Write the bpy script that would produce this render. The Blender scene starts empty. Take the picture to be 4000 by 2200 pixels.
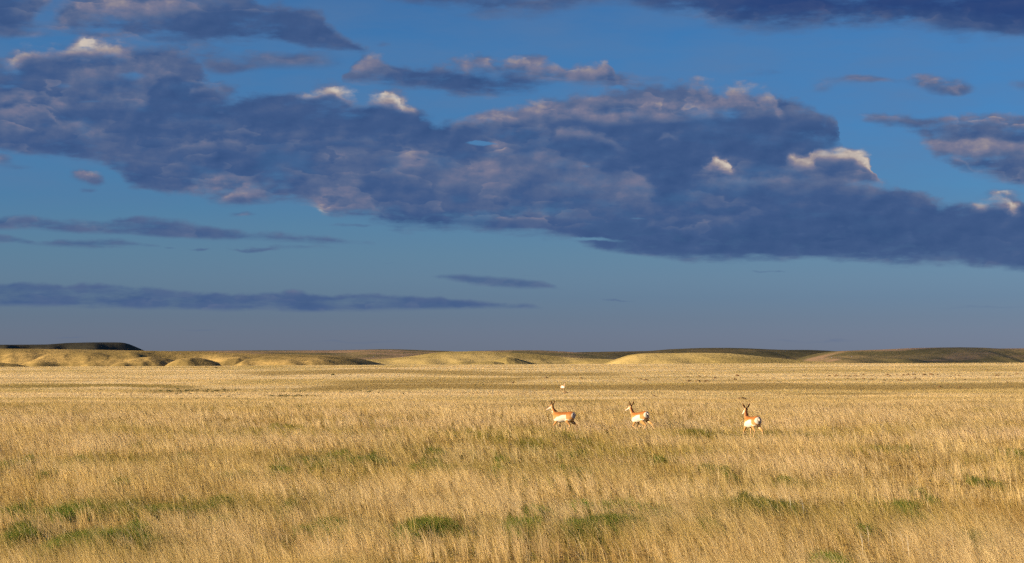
import bpy, bmesh, math, random
import numpy as np
from mathutils import Vector, Matrix

random.seed(7)
rng = np.random.default_rng(11)
scene = bpy.context.scene
COL = scene.collection

# ------------------------------------------------------------------ camera, sun, exposure
EYE = 3.6                    # eye height above the near prairie, metres
FOC = 8000.0                 # focal length in photo pixels (photo 4000 x 2200)
HOR = 1375.0                 # photo row of the true horizon
EXPO = 1.56
SKY_STRENGTH = 0.1
SUN_ELEV, SUN_AZ = math.radians(15.5), math.radians(-109.0)   # azimuth from the view axis (+Y), minus = left

cam_d = bpy.data.cameras.new('camera')
cam = bpy.data.objects.new('camera', cam_d)
COL.objects.link(cam)
cam.location = (0, 0, EYE)
cam_d.sensor_width = 36.0
cam_d.lens = 72.0
cam.rotation_euler = (math.radians(90) + math.atan((HOR - 1100) / FOC), 0, 0)
cam_d.clip_start, cam_d.clip_end = 0.5, 100000
scene.camera = cam

vs = scene.view_settings
vs.view_transform = 'Standard'; vs.look = 'None'; vs.gamma = 1; vs.use_curve_mapping = False
vs.exposure = EXPO
scene.cycles.use_denoising = False
scene.cycles.use_adaptive_sampling = True; scene.cycles.adaptive_threshold = 0.03; scene.cycles.adaptive_min_samples = 16
scene.cycles.max_bounces = 5
scene.cycles.diffuse_bounces = 3
scene.cycles.transparent_max_bounces = 4
scene.cycles.caustics_reflective = False
scene.cycles.caustics_refractive = False

sun_dir = Vector((math.sin(SUN_AZ) * math.cos(SUN_ELEV), math.cos(SUN_AZ) * math.cos(SUN_ELEV), math.sin(SUN_ELEV)))
sun_d = bpy.data.lights.new('sun', 'SUN')
sun = bpy.data.objects.new('sun', sun_d)
COL.objects.link(sun)
sun.rotation_euler = sun_dir.to_track_quat('Z', 'Y').to_euler()
sun_d.energy = 4.8
sun_d.angle = math.radians(0.5)
sun_d.color = (1.0, 0.80, 0.52)

# ------------------------------------------------------------------ node helper
class N:
    """a float socket with operators"""
    def __init__(s, g, sock): s.g, s.s = g, sock
    def __add__(a, b): return a.g.m('ADD', a, b)
    __radd__ = __add__
    def __sub__(a, b): return a.g.m('SUBTRACT', a, b)
    def __rsub__(a, b): return a.g.m('SUBTRACT', b, a)
    def __mul__(a, b): return a.g.m('MULTIPLY', a, b)
    __rmul__ = __mul__
    def __truediv__(a, b): return a.g.m('DIVIDE', a, b)
    def max(a, b): return a.g.m('MAXIMUM', a, b)
    def min(a, b): return a.g.m('MINIMUM', a, b)
    def clamp(a): return a.max(0.0).min(1.0)

class Graph:
    def __init__(s, nt): s.nt = nt
    def new(s, t): return s.nt.nodes.new(t)
    def put(s, sock, v):
        if isinstance(v, N): s.nt.links.new(v.s, sock)
        elif hasattr(v, 'is_output'): s.nt.links.new(v, sock)
        else: sock.default_value = v
    def m(s, op, a, b=None, c=None):
        n = s.new('ShaderNodeMath'); n.operation = op
        s.put(n.inputs[0], a)
        if b is not None: s.put(n.inputs[1], b)
        if c is not None: s.put(n.inputs[2], c)
        return N(s, n.outputs[0])
    def smooth(s, v, lo, hi):
        n = s.new('ShaderNodeMapRange'); n.interpolation_type = 'SMOOTHSTEP'
        s.put(n.inputs['Value'], v); s.put(n.inputs['From Min'], lo); s.put(n.inputs['From Max'], hi)
        return N(s, n.outputs[0])
    def xyz(s, x, y, z=0.0):
        n = s.new('ShaderNodeCombineXYZ')
        for i, v in enumerate((x, y, z)): s.put(n.inputs[i], v)
        return n.outputs[0]
    def noise(s, vec, scale, detail=4, rough=0.5, dims='3D', lac=2.0, dist=0.0):
        n = s.new('ShaderNodeTexNoise'); n.noise_dimensions = dims
        if vec is not None: s.nt.links.new(vec, n.inputs['Vector'])
        n.inputs['Scale'].default_value = scale; n.inputs['Detail'].default_value = detail
        n.inputs['Roughness'].default_value = rough; n.inputs['Lacunarity'].default_value = lac
        n.inputs['Distortion'].default_value = dist
        return N(s, n.outputs[0])
    def ramp(s, fac, stops):
        n = s.new('ShaderNodeValToRGB'); e = n.color_ramp.elements
        while len(e) < len(stops): e.new(0.5)
        for el, (p, c) in zip(e, stops):
            el.position = p; el.color = (*c, 1)
        s.put(n.inputs[0], fac)
        return n.outputs[0]
    def mix(s, fac, a, b, mode='MIX'):
        n = s.new('ShaderNodeMix'); n.data_type = 'RGBA'; n.blend_type = mode
        s.put(n.inputs[0], fac)
        for sock, v in ((n.inputs[6], a), (n.inputs[7], b)):
            if isinstance(v, tuple): sock.default_value = (*v, 1)
            else: s.nt.links.new(v, sock)
        return n.outputs[2]
    def curve(s, fac, pts):
        n = s.new('ShaderNodeFloatCurve')
        mp = n.mapping; mp.extend = 'HORIZONTAL'; mp.use_clip = False
        c = mp.curves[0]
        pts = sorted(pts)
        while len(c.points) < len(pts): c.points.new(0.5, 0.5)
        for p, (x, y) in zip(c.points, pts):
            p.location = (x, y); p.handle_type = 'AUTO_CLAMPED'
        mp.update()
        s.put(n.inputs['Value'], fac)
        return N(s, n.outputs[0])

def make_group(name, floats, vectors=()):
    t = bpy.data.node_groups.new(name, 'ShaderNodeTree')
    for f in floats: t.interface.new_socket(f, in_out='INPUT', socket_type='NodeSocketFloat')
    for f in vectors: t.interface.new_socket(f, in_out='INPUT', socket_type='NodeSocketVector')
    t.interface.new_socket('result', in_out='OUTPUT', socket_type='NodeSocketFloat')
    g = Graph(t); i = g.new('NodeGroupInput'); o = g.new('NodeGroupOutput')
    return t, g, {f: N(g, i.outputs[f]) for f in floats} | {f: i.outputs[f] for f in vectors}, o
def vmath(g, op, *args):
    n = g.new('ShaderNodeVectorMath'); n.operation = op
    for k, v in enumerate(args): g.put(n.inputs[k], v)
    return n
def blob_group():
    # adds a soft oval of the given weight to a sum (the tiny feed of the sum into the offset only keeps the nodes in order)
    t, g, i, o = make_group('cloud_oval', ['sum', 'weight'], ['place', 'scale', 'offset'])
    off = vmath(g, 'ADD', i['offset'], i['sum'] * 1e-8).outputs[0]
    q = vmath(g, 'MULTIPLY_ADD', i['place'], i['scale'], off).outputs[0]
    q = vmath(g, 'MULTIPLY', q, (1, 1, 0)).outputs[0]
    d = N(g, vmath(g, 'DOT_PRODUCT', q, q).outputs['Value'])
    g.put(o.inputs[0], g.m('MULTIPLY_ADD', g.m('POWER', 0.3679, d), i['weight'], i['sum']))
    return t
def heap_group():
    # lays one heap of cloud over the tones so far
    t, g, i, o = make_group('cloud_heap', ['tone', 'V', 'U', 'skyline', 'level', 'height', 'x0', 'x1', 'weight', 'fade', 'rough', 'n_str', 'shade'])
    U = g.m('MULTIPLY_ADD', i['tone'], 1e-6, i['U'])
    sd = i['V'] - (i['skyline'] * (V1 - V0) + V0) + i['rough']
    w = (g.smooth(sd, -9.0, 17.0) * (1.0 - g.smooth(g.m('MULTIPLY_ADD', i['n_str'], 14.0, sd), i['height'] * 0.7, i['height'] * 1.9))
         * g.smooth(U, i['x0'] - 12.0, i['x0'] + 45.0) * (1.0 - g.smooth(U, i['x1'] - 45.0, i['x1'] + 12.0)) * i['weight'])
    ht = (i['level'] * 0.96 + 0.035) * (1.0 - g.smooth(sd, 0.0, i['height'] * 1.6) * i['fade']) + i['shade'] * (i['level'] * 0.75 + 0.16)
    g.put(o.inputs[0], g.m('MULTIPLY_ADD', ht - i['tone'], w, i['tone']))
    return t

# ------------------------------------------------------------------ world: evening sky with cloud banks
K = 1.5528                      # the outlines below were read off a 2576 px wide view of the sky
U0, U1, V0, V1 = -600.0, 4600.0, -400.0, 1500.0

def build_world():
    w = bpy.data.worlds.new('World'); scene.world = w
    w.use_nodes = True
    w.cycles.sampling_method = 'MANUAL'; w.cycles.sample_map_resolution = 512
    nt = w.node_tree; nt.nodes.clear(); g = Graph(nt)
    out = g.new('ShaderNodeOutputWorld'); bg = g.new('ShaderNodeBackground')
    nt.links.new(bg.outputs[0], out.inputs[0])
    bg.inputs['Strength'].default_value = SKY_STRENGTH
    sky = g.new('ShaderNodeTexSky'); sky.sky_type = 'NISHITA'; sky.sun_disc = False
    sky.sun_elevation = SUN_ELEV; sky.sun_rotation = SUN_AZ
    sky.air_density = 1.0; sky.dust_density = 0.4; sky.ozone_density = 1.5
    tc = g.new('ShaderNodeTexCoord')
    sp = g.new('ShaderNodeSeparateXYZ'); nt.links.new(tc.outputs['Generated'], sp.inputs[0])
    x, y, z = (N(g, o) for o in sp.outputs)
    az = g.m('ARCTAN2', x, y)
    el = g.m('ARCSINE', z)
    U = az * FOC + 2000.0        # azimuth and elevation, counted in 1/8000 rad
    V = HOR - el * FOC
    gain = 1.0 / (SKY_STRENGTH * 2 ** EXPO)
    def disp(c): return tuple((((v / 255) + 0.055) / 1.055) ** 2.4 * gain for v in c)

    BLOB, HEAP = blob_group(), heap_group()
    # --- clear air: the Nishita sky, toned down to the murk near the ground
    elev = (HOR - V) / 1400.0
    tone = g.ramp(elev, TONE)
    clear = g.mix(1.0, sky.outputs[0], tone, 'MULTIPLY')

    # thin high veil over the upper sky
    veil = (g.noise(g.xyz(U / 1000.0, V / 240.0, 5.5), 2.2, 7, 0.6) - 0.28) * 0.95
    clear = g.mix((veil.clamp() * g.smooth(V, 1150.0, 500.0)), clear, disp((96, 122, 160)))

    # --- warp: billows (fine), masses (coarse), streaks (wide and flat)
    def nz(z0, su, sv, sc, det, ro, du=0.0, dv=0.0):
        return (g.noise(g.xyz((U + du) / su, (V + dv) / sv, z0), sc, det, ro) - 0.5) * 3.0
    n_big = nz(0.0, 1000.0, 520.0, 2.6, 4, 0.55)
    n_mid = nz(23.0, 1000.0, 500.0, 6.0, 6, 0.55)
    n_bil = nz(7.3, 1000.0, 640.0, 8.0, 8, 0.52)
    n_off = nz(7.3, 1000.0, 640.0, 8.0, 8, 0.52, 26.0, 22.0)
    n_str = nz(3.1, 1000.0, 190.0, 3.2, 7, 0.60)
    n_u = nz(19.0, 1000.0, 700.0, 5.0, 6, 0.6)
    n_wsp = nz(41.0, 1000.0, 420.0, 3.6, 8, 0.58)
    # billows stand in tiers, each with a light crown over a shaded base
    def tier(per, tilt, k1, k2, z0):
        r = (V - U * tilt) / per + nz(z0, 1000.0, 420.0, 4.5, 3, 0.5) * k1 + n_bil * k2
        f = g.m('FRACT', r)
        t = 1.0 - f
        return t * t * g.smooth(f, 0.0, 0.09)
    tiers = (tier(124.0, 0.055, 1.0, 0.22, 61.0) * g.smooth(n_mid, -0.35, 0.5)
             + tier(78.0, 0.03, 0.9, 0.22, 77.0) * g.smooth(nz(88.0, 1000.0, 500.0, 4.0, 3, 0.5), -0.2, 0.6) * 0.7)
    relief = n_bil - n_off
    Uw = U + n_u * 60.0
    fac = ((Uw - U0) / (U1 - U0)).clamp()

    def norm(pts):
        r = []
        for px, py in pts:
            X, Y = px * K, py * K
            a = math.atan((X - 2000) / FOC)
            e = math.atan((HOR - Y) / FOC * math.cos(a))
            r.append(((a * FOC + 2000 - U0) / (U1 - U0), (HOR - e * FOC - V0) / (V1 - V0)))
        return r
    def bank(top, bot, a_top, a_bot, soft_t, soft_b, op=1.0):
        T = g.curve(fac, norm(top)) * (V1 - V0) + V0
        B = g.curve(fac, norm(bot)) * (V1 - V0) + V0
        dt = V - T + n_bil * (a_top * 1.3) + n_mid * (a_top * 1.1) + n_wsp * (a_top * 0.7)
        db = B - V + n_str * (a_bot * 1.5) + n_bil * (a_bot * 0.6) + n_wsp * (a_bot * 0.9)
        den = g.smooth(dt, -0.6 * soft_t, 1.5 * soft_t) * g.smooth(db, -0.8 * soft_b, 1.9 * soft_b) * op
        return den, dt, db
    den = None; dep = None; under = None
    for spec in BANKS:
        d, dt, db = bank(*spec)
        den = d if den is None else den.max(d)
        s = dt.min(db) 
        dep = s if dep is None else dep.max(s)
        u = (dt / (dt.max(0.0) + db.max(0.0) + 1.0)).clamp() * d     # 0 crown .. 1 flat base
        under = u if under is None else under.max(u)

    # holes and thin places, and loose scraps of cloud
    uvw = g.xyz(U + n_u * 42.0 + n_bil * 14.0, V + n_bil * 13.0 + n_mid * 9.0 + n_str * 6.0)
    def total(lst):
        t = None
        for u, v, a, b, k in lst:
            n = g.new('ShaderNodeGroup'); n.node_tree = BLOB
            if t is not None: nt.links.new(t, n.inputs['sum'])
            nt.links.new(uvw, n.inputs['place'])
            n.inputs['scale'].default_value = (1 / (a * K), 1 / (b * K), 0)
            n.inputs['offset'].default_value = (-u / a, -v / b, 0)
            n.inputs['weight'].default_value = k
            t = n.outputs[0]
        return N(g, t)
    scraps = total(SCRAPS)
    den = den.max(g.smooth(scraps * (1.0 + n_bil * 0.35 + n_str * 0.35), 0.25, 1.0))
    holes = total(HOLES)
    den = den * (1.0 - g.smooth(holes * (1.0 + n_str * 0.3 + n_bil * 0.4), 0.3, 0.9))
    den = den * (1.0 - g.smooth(V, 780.0, 860.0) * (1.0 - g.smooth(U, 1350.0, 1750.0)) * g.smooth(n_str + n_bil * 0.4, 0.25, -0.75) * 0.75)
    # thin places inside the clouds
    thin = g.smooth(n_wsp + n_str * 0.5 + n_mid * 0.4, -0.9, 0.05).max(g.smooth(V, 780.0, 900.0) * 0.9)
    core = g.smooth(dep, 10.0, 130.0)
    den = den * (thin * (1.0 - core * 0.78) + core * 0.78)

    # --- light in the clouds, from the low sun on the left
    lit2 = total([(u, v, a * 1.22, b * 1.3, k) for u, v, a, b, k in LIT])
    mass = total(MASS)
    crown = 1.0 - g.smooth(dep, 0.0, 60.0)
    tonev = (0.20 + n_big * 0.07 + n_mid * 0.07 + n_str * 0.06 + relief * 0.11 + crown * 0.09 - under * 0.08 + tiers * 0.17
             + mass * (0.75 + n_mid * 0.4 + tiers * 0.5)
             + lit2 * (0.16 + n_bil * 0.14 + n_mid * 0.10 + relief * 0.34 + tiers * 0.50))
    # the separate heaps that make up the banks, back to front: skyline, brightness, height, weight
    rough = n_bil * 15.0 + n_mid * 9.0 + n_wsp * 8.0
    shade = n_bil * 0.16 + relief * 0.42 + n_mid * 0.10
    for pts, lev, hh, wt in HEAPS:
        f = g.m('MULTIPLY_ADD', tonev, 1e-7, fac)
        n = g.new('ShaderNodeGroup'); n.node_tree = HEAP
        for k, v in (('tone', tonev), ('V', V), ('U', Uw), ('skyline', g.curve(f, norm(pts))), ('level', lev), ('height', hh * K), ('x0', pts[0][0] * K), ('x1', pts[-1][0] * K),
                     ('weight', wt), ('fade', 0.42 if lev > .2 else 0.0), ('rough', rough), ('n_str', n_str), ('shade', shade)):
            g.put(n.inputs[k], v)
        tonev = N(g, n.outputs[0])
    low = g.smooth(V, 780.0, 1100.0)
    tonev = tonev - low * 0.04
    ccol = g.ramp(tonev.clamp(), [(0.0, disp((50, 79, 126))), (0.18, disp((65, 91, 136))), (0.36, disp((89, 106, 142))),
                                  (0.54, disp((119, 121, 147))), (0.74, disp((160, 149, 152))), (1.0, disp((209, 196, 183)))])
    lowc = g.mix(0.35, ccol, disp((78, 102, 140)))
    ccol = g.mix(low, ccol, lowc)
    # the big dark sheet at upper right
    sheet = total(SHEET)
    ccol = g.mix(sheet.clamp() * 0.75, ccol, disp((34, 62, 118)))
    col = g.mix(den.clamp(), clear, ccol)
    nt.links.new(col, bg.inputs['Color'])

TONE = [(0.0061, (0.1228, 0.1697, 0.3915)), (0.0394, (0.1149, 0.1606, 0.3773)), (0.0948, (0.0997, 0.1499, 0.3477)), (0.1503, (0.0912, 0.1484, 0.3385)), (0.2057, (0.0941, 0.1559, 0.3321)), (0.2723, (0.091, 0.1613, 0.3227)), (0.3499, (0.0826, 0.1627, 0.3221)), (0.4276, (0.0707, 0.1592, 0.3269)), (0.5385, (0.0685, 0.1638, 0.3354)), (0.6494, (0.066, 0.1676, 0.3408)), (0.838, (0.0705, 0.1759, 0.3398)), (0.9766, (0.0671, 0.1663, 0.3237))]

BANKS = [
    # top edge, bottom edge, roughness of top / bottom, softness of top / bottom
    ([(-300, -60), (600, -50), (650, -6), (700, 6), (750, 14), (795, 38), (830, 70), (880, 92), (935, 132), (1000, 160)],
     [(-300, 60), (0, 72), (100, 72), (180, 80), (300, 92), (450, 102), (560, 104), (680, 112), (780, 121), (860, 126), (930, 131), (1000, 130)],
     26, 34, 22, 22),
    ([(-300, 120), (0, 140), (40, 128), (150, 106), (300, 92), (420, 98), (480, 125), (525, 185), (560, 260), (620, 400)],
     [(-300, 330), (0, 335), (200, 330), (420, 345), (540, 330), (620, 330)],
     34, 30, 36, 30),
    ([(-300, 245), (0, 268), (200, 255), (400, 225), (500, 214), (540, 211), (580, 222), (640, 222), (700, 226), (755, 220), (800, 216), (868, 216), (897, 238), (918, 226), (965, 222), (1008, 228),
      (1040, 262), (1130, 292), (1190, 282), (1250, 258), (1330, 250), (1420, 232), (1500, 226), (1600, 206), (1700, 212), (1770, 206), (1830, 224),
      (1870, 208), (1920, 214), (1990, 250), (2070, 282), (2108, 318), (2125, 420), (2200, 440), (2260, 455), (2330, 480), (2350, 496), (2430, 508), (2500, 490),
      (2535, 488), (2576, 498), (2900, 520)],
     [(-300, 350), (0, 380), (100, 396), (250, 412), (340, 468), (470, 492), (560, 516), (700, 502), (790, 512), (820, 545), (960, 562), (1010, 574), (1110, 576),
      (1200, 582), (1350, 592), (1420, 600), (1480, 622), (1560, 642), (1700, 650), (2000, 655), (2200, 657), (2400, 667), (2576, 686), (2900, 710)],
     34, 20, 26, 16),
    ([(1960, 560), (1985, 392), (2020, 384), (2050, 374), (2110, 368), (2160, 376), (2192, 396), (2205, 436), (2240, 500)],
     [(1960, 480), (1985, 480), (2240, 480)], 22, 10, 14, 20),
    ([(840, 260), (868, 175), (940, 141), (1000, 150), (1070, 162), (1140, 158), (1180, 150), (1220, 138), (1260, 152), (1290, 139), (1400, 160), (1500, 164),
      (1532, 152), (1552, 190), (1640, 215), (1700, 260)],
     [(840, 190), (868, 204), (960, 212), (1080, 226), (1200, 248), (1300, 232), (1420, 210), (1560, 214), (1640, 216), (1700, 216)],
     26, 26, 18, 22),
    ([(900, 0), (960, -40), (1530, -40), (1560, -30), (2900, -80)],
     [(900, -20), (970, -2), (1060, 14), (1150, 29), (1250, 36), (1330, 34), (1400, 27), (1480, 6), (1540, -4), (1600, 10), (1700, 36), (1850, 66), (2000, 75), (2200, 68),
      (2330, 72), (2400, 82), (2500, 96), (2576, 106), (2900, 130)],
     10, 20, 20, 26),
    ([(2160, 340), (2195, 292), (2260, 286), (2330, 292), (2400, 284), (2450, 279), (2576, 284), (2900, 280)],
     [(2160, 290), (2200, 302), (2290, 332), (2350, 370), (2390, 406), (2440, 432), (2500, 442), (2576, 468), (2900, 500)],
     30, 22, 22, 22),
    ([(-300, 545), (0, 549), (70, 546), (150, 553), (250, 552), (350, 546), (420, 551), (480, 562), (560, 575), (700, 586), (850, 597), (950, 611), (1000, 640)],
     [(-300, 575), (0, 577), (100, 579), (200, 588), (350, 594), (500, 602), (700, 607), (860, 615), (950, 615), (1000, 615)],
     11, 7, 11, 9, .95),
    ([(-300, 592), (0, 594), (55, 600), (80, 608), (110, 606), (180, 602), (260, 601), (320, 606), (400, 618), (440, 640)],
     [(-300, 612), (0, 613), (60, 616), (100, 618), (200, 624), (290, 624), (360, 621), (400, 620), (440, 618)],
     10, 7, 9, 8, .92),
    ([(-300, 706), (0, 710), (30, 706), (100, 712), (180, 716), (210, 711), (260, 712), (330, 716), (400, 724), (480, 734), (600, 736), (700, 734), (740, 728), (790, 737),
      (1000, 740), (1100, 745), (1200, 757), (1300, 766), (1390, 774), (1450, 790)],
     [(-300, 764), (0, 768), (200, 772), (440, 780), (600, 781), (800, 784), (1000, 783), (1150, 778), (1300, 776), (1390, 775), (1450, 775)],
     11, 6, 10, 9, .95),
    ([(1060, 720), (1090, 694), (1150, 690), (1250, 694), (1330, 702), (1400, 721), (1440, 740)],
     [(1060, 690), (1090, 696), (1160, 711), (1230, 722), (1300, 728), (1360, 728), (1400, 726), (1440, 724)],
     6, 6, 10, 8, .85),
]
SCRAPS = [(210, 84, 130, 16, .62), (400, 108, 100, 18, .72), (505, 140, 70, 34, .62), (90, 108, 70, 14, .55), (590, 175, 70, 14, .5), (1640, 205, 80, 14, .5), (2200, 215, 60, 10, .45), (2345, 228, 62, 22, 1.0), (2300, 215, 40, 14, 0.7), (2390, 246, 45, 12, 0.8), (2062, 226, 42, 20, 0.62), (2150, 212, 70, 12, 0.45),
          (220, 450, 38, 18, 1.0), (255, 462, 26, 14, 0.9), (235, 488, 24, 9, 0.7), (608, 543, 48, 10, 0.85), (1900, 196, 70, 14, 0.42), (1960, 186, 60, 10, 0.4),
          (20, 415, 40, 18, 0.8), (75, 432, 40, 9, 0.6), (510, 629, 26, 5, 0.8), (640, 630, 60, 6, 0.9), (440, 629, 20, 4, 0.6), (760, 622, 110, 9, 0.55), (890, 568, 70, 6, 0.8),
          (1555, 757, 40, 4, 0.6), (1915, 684, 34, 4, 0.6), (1960, 684, 18, 4, 0.5), (2560, 235, 50, 25, 0.6), (2500, 505, 60, 22, 0.9),
          (620, 145, 120, 16, 0.5), (700, 165, 110, 26, 0.52), (800, 150, 90, 30, 0.5), (560, 185, 60, 20, 0.5), (960, 116, 30, 10, 0.6), (1075, 115, 50, 9, 0.4),
          (510, 831, 80, 4, 0.45), (190, 849, 70, 3, 0.5), (2050, 858, 150, 6, 0.5), (900, 862, 300, 6, 0.4), (2450, 778, 200, 7, 0.42), (1300, 690, 120, 5, 0.45), (980, 660, 25, 4, 0.5),
          (60, 40, 90, 40, 0.8), (20, 85, 60, 40, 0.9)]
HOLES = [(1216, 366, 38, 6, 0.95), (1190, 363, 26, 4, 0.5), (125, 70, 45, 30, 0.9), (1480, 605, 110, 7, 0.9), (870, 556, 70, 9, 0.9), (330, 205, 60, 14, 0.75), (30, 238, 60, 10, 0.6),
         (230, 270, 70, 8, 0.5), (1470, 419, 24, 5, 0.55), (1600, 549, 36, 5, 0.6), (720, 474, 50, 12, 0.5), (165, 235, 40, 9, 0.55), (545, 25, 8, 5, 0.3), (1080, 280, 40, 14, 0.55), (1260, 250, 40, 12, 0.4),
         (265, 18, 60, 12, 0.3), (160, 20, 40, 30, 0.75), (345, 590, 60, 4, 0.5), (1560, 226, 40, 8, 0.7), (2130, 365, 60, 24, 0.9)]
LIT = [(180, 132, 130, 17, 0.72), (285, 128, 45, 17, 0.6), (90, 140, 60, 20, 0.4), (240, 38, 110, 22, 0.5), (370, 30, 90, 25, 0.35), (170, 75, 60, 16, 0.3), (350, 195, 90, 50, 0.28),
       (80, 290, 80, 30, 0.35), (150, 345, 70, 16, 0.35), (800, 232, 45, 12, 0.6), (868, 236, 22, 14, 0.95), (960, 252, 42, 16, 1.15), (1015, 264, 22, 14, 0.8), (520, 225, 30, 16, 0.45),
       (930, 170, 50, 24, 0.45), (1205, 158, 34, 18, 0.6), (1292, 152, 22, 12, 0.7), (1390, 170, 40, 14, 0.45), (1528, 172, 16, 20, 0.75), (1480, 180, 40, 16, 0.4), (1090, 170, 40, 16, 0.4),
       (1255, 283, 60, 24, 0.5), (1200, 300, 50, 18, 0.35), (1360, 276, 60, 18, 0.42), (1500, 284, 60, 16, 0.4), (1880, 232, 54, 26, 0.62), (1780, 226, 36, 22, 0.45), (1800, 268, 120, 14, 0.4),
       (1660, 285, 90, 22, 0.45), (1470, 345, 110, 16, 0.3), (1690, 343, 30, 10, 0.4), (1806, 420, 22, 20, 1.3), (1812, 408, 12, 12, 0.6), (2030, 408, 40, 16, 0.9), (2110, 395, 60, 20, 0.7), (2150, 400, 40, 18, 0.5),
       (2180, 425, 30, 10, 0.4), (2340, 224, 40, 14, 0.6), (2290, 216, 30, 10, 0.4), (2240, 295, 50, 12, 0.4), (2480, 300, 70, 14, 0.4), (2430, 350, 110, 18, 0.45), (2450, 405, 40, 20, 0.45), (2540, 360, 50, 30, 0.3),
       (2485, 512, 40, 14, 0.95), (2520, 498, 20, 18, 0.8), (2575, 490, 16, 18, 0.8), (225, 446, 30, 14, 0.75), (595, 490, 45, 18, 0.6), (540, 470, 60, 14, 0.25), (845, 520, 50, 20, 0.45), (610, 543, 40, 8, 0.6),
       (500, 358, 60, 8, 0.3), (560, 368, 40, 10, 0.35), (1000, 345, 40, 10, 0.2), (1060, 402, 50, 16, 0.3), (1195, 374, 20, 5, 0.5), (1256, 368, 14, 9, 0.8), (1490, 420, 36, 10, 0.5), (1310, 538, 120, 14, 0.35),
       (1780, 548, 110, 12, 0.25), (740, 734, 24, 6, 0.5), (2060, 225, 36, 14, 0.35), (1850, 455, 60, 20, 0.3), (1700, 430, 90, 40, 0.14), (700, 340, 80, 12, 0.2), (330, 280, 60, 14, 0.18), (1850, 200, 90, 12, 0.3)]
MASS = [(330, 230, 130, 70, 0.13), (1000, 440, 330, 60, 0.13), (1560, 270, 330, 55, 0.18), (1400, 455, 250, 60, 0.15), (2430, 340, 150, 60, 0.24),
        (1250, 430, 160, 50, 0.10), (140, 310, 150, 55, 0.16), (640, 480, 120, 30, 0.16), (2000, 455, 230, 22, 0.16), (860, 520, 90, 34, 0.15), (1330, 540, 150, 18, 0.12),
        (930, 180, 80, 40, 0.18), (1420, 178, 140, 28, 0.18), (170, 60, 130, 50, 0.16), (520, 30, 160, 26, 0.10), (520, 420, 200, 26, 0.10), (1850, 560, 220, 22, 0.10),
        (1100, 320, 150, 36, -0.14), (1840, 340, 210, 46, -0.16), (640, 85, 210, 34, -0.13), (1720, 420, 60, 60, -0.12), (2100, 590, 420, 55, -0.10), (700, 300, 150, 34, -0.10),
        (440, 265, 90, 34, -0.10), (1100, 196, 130, 16, -0.18), (1050, 560, 200, 16, -0.12), (30, 70, 60, 40, -0.14), (1280, 225, 120, 18, -0.10), (600, 420, 120, 26, -0.08)]
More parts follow.
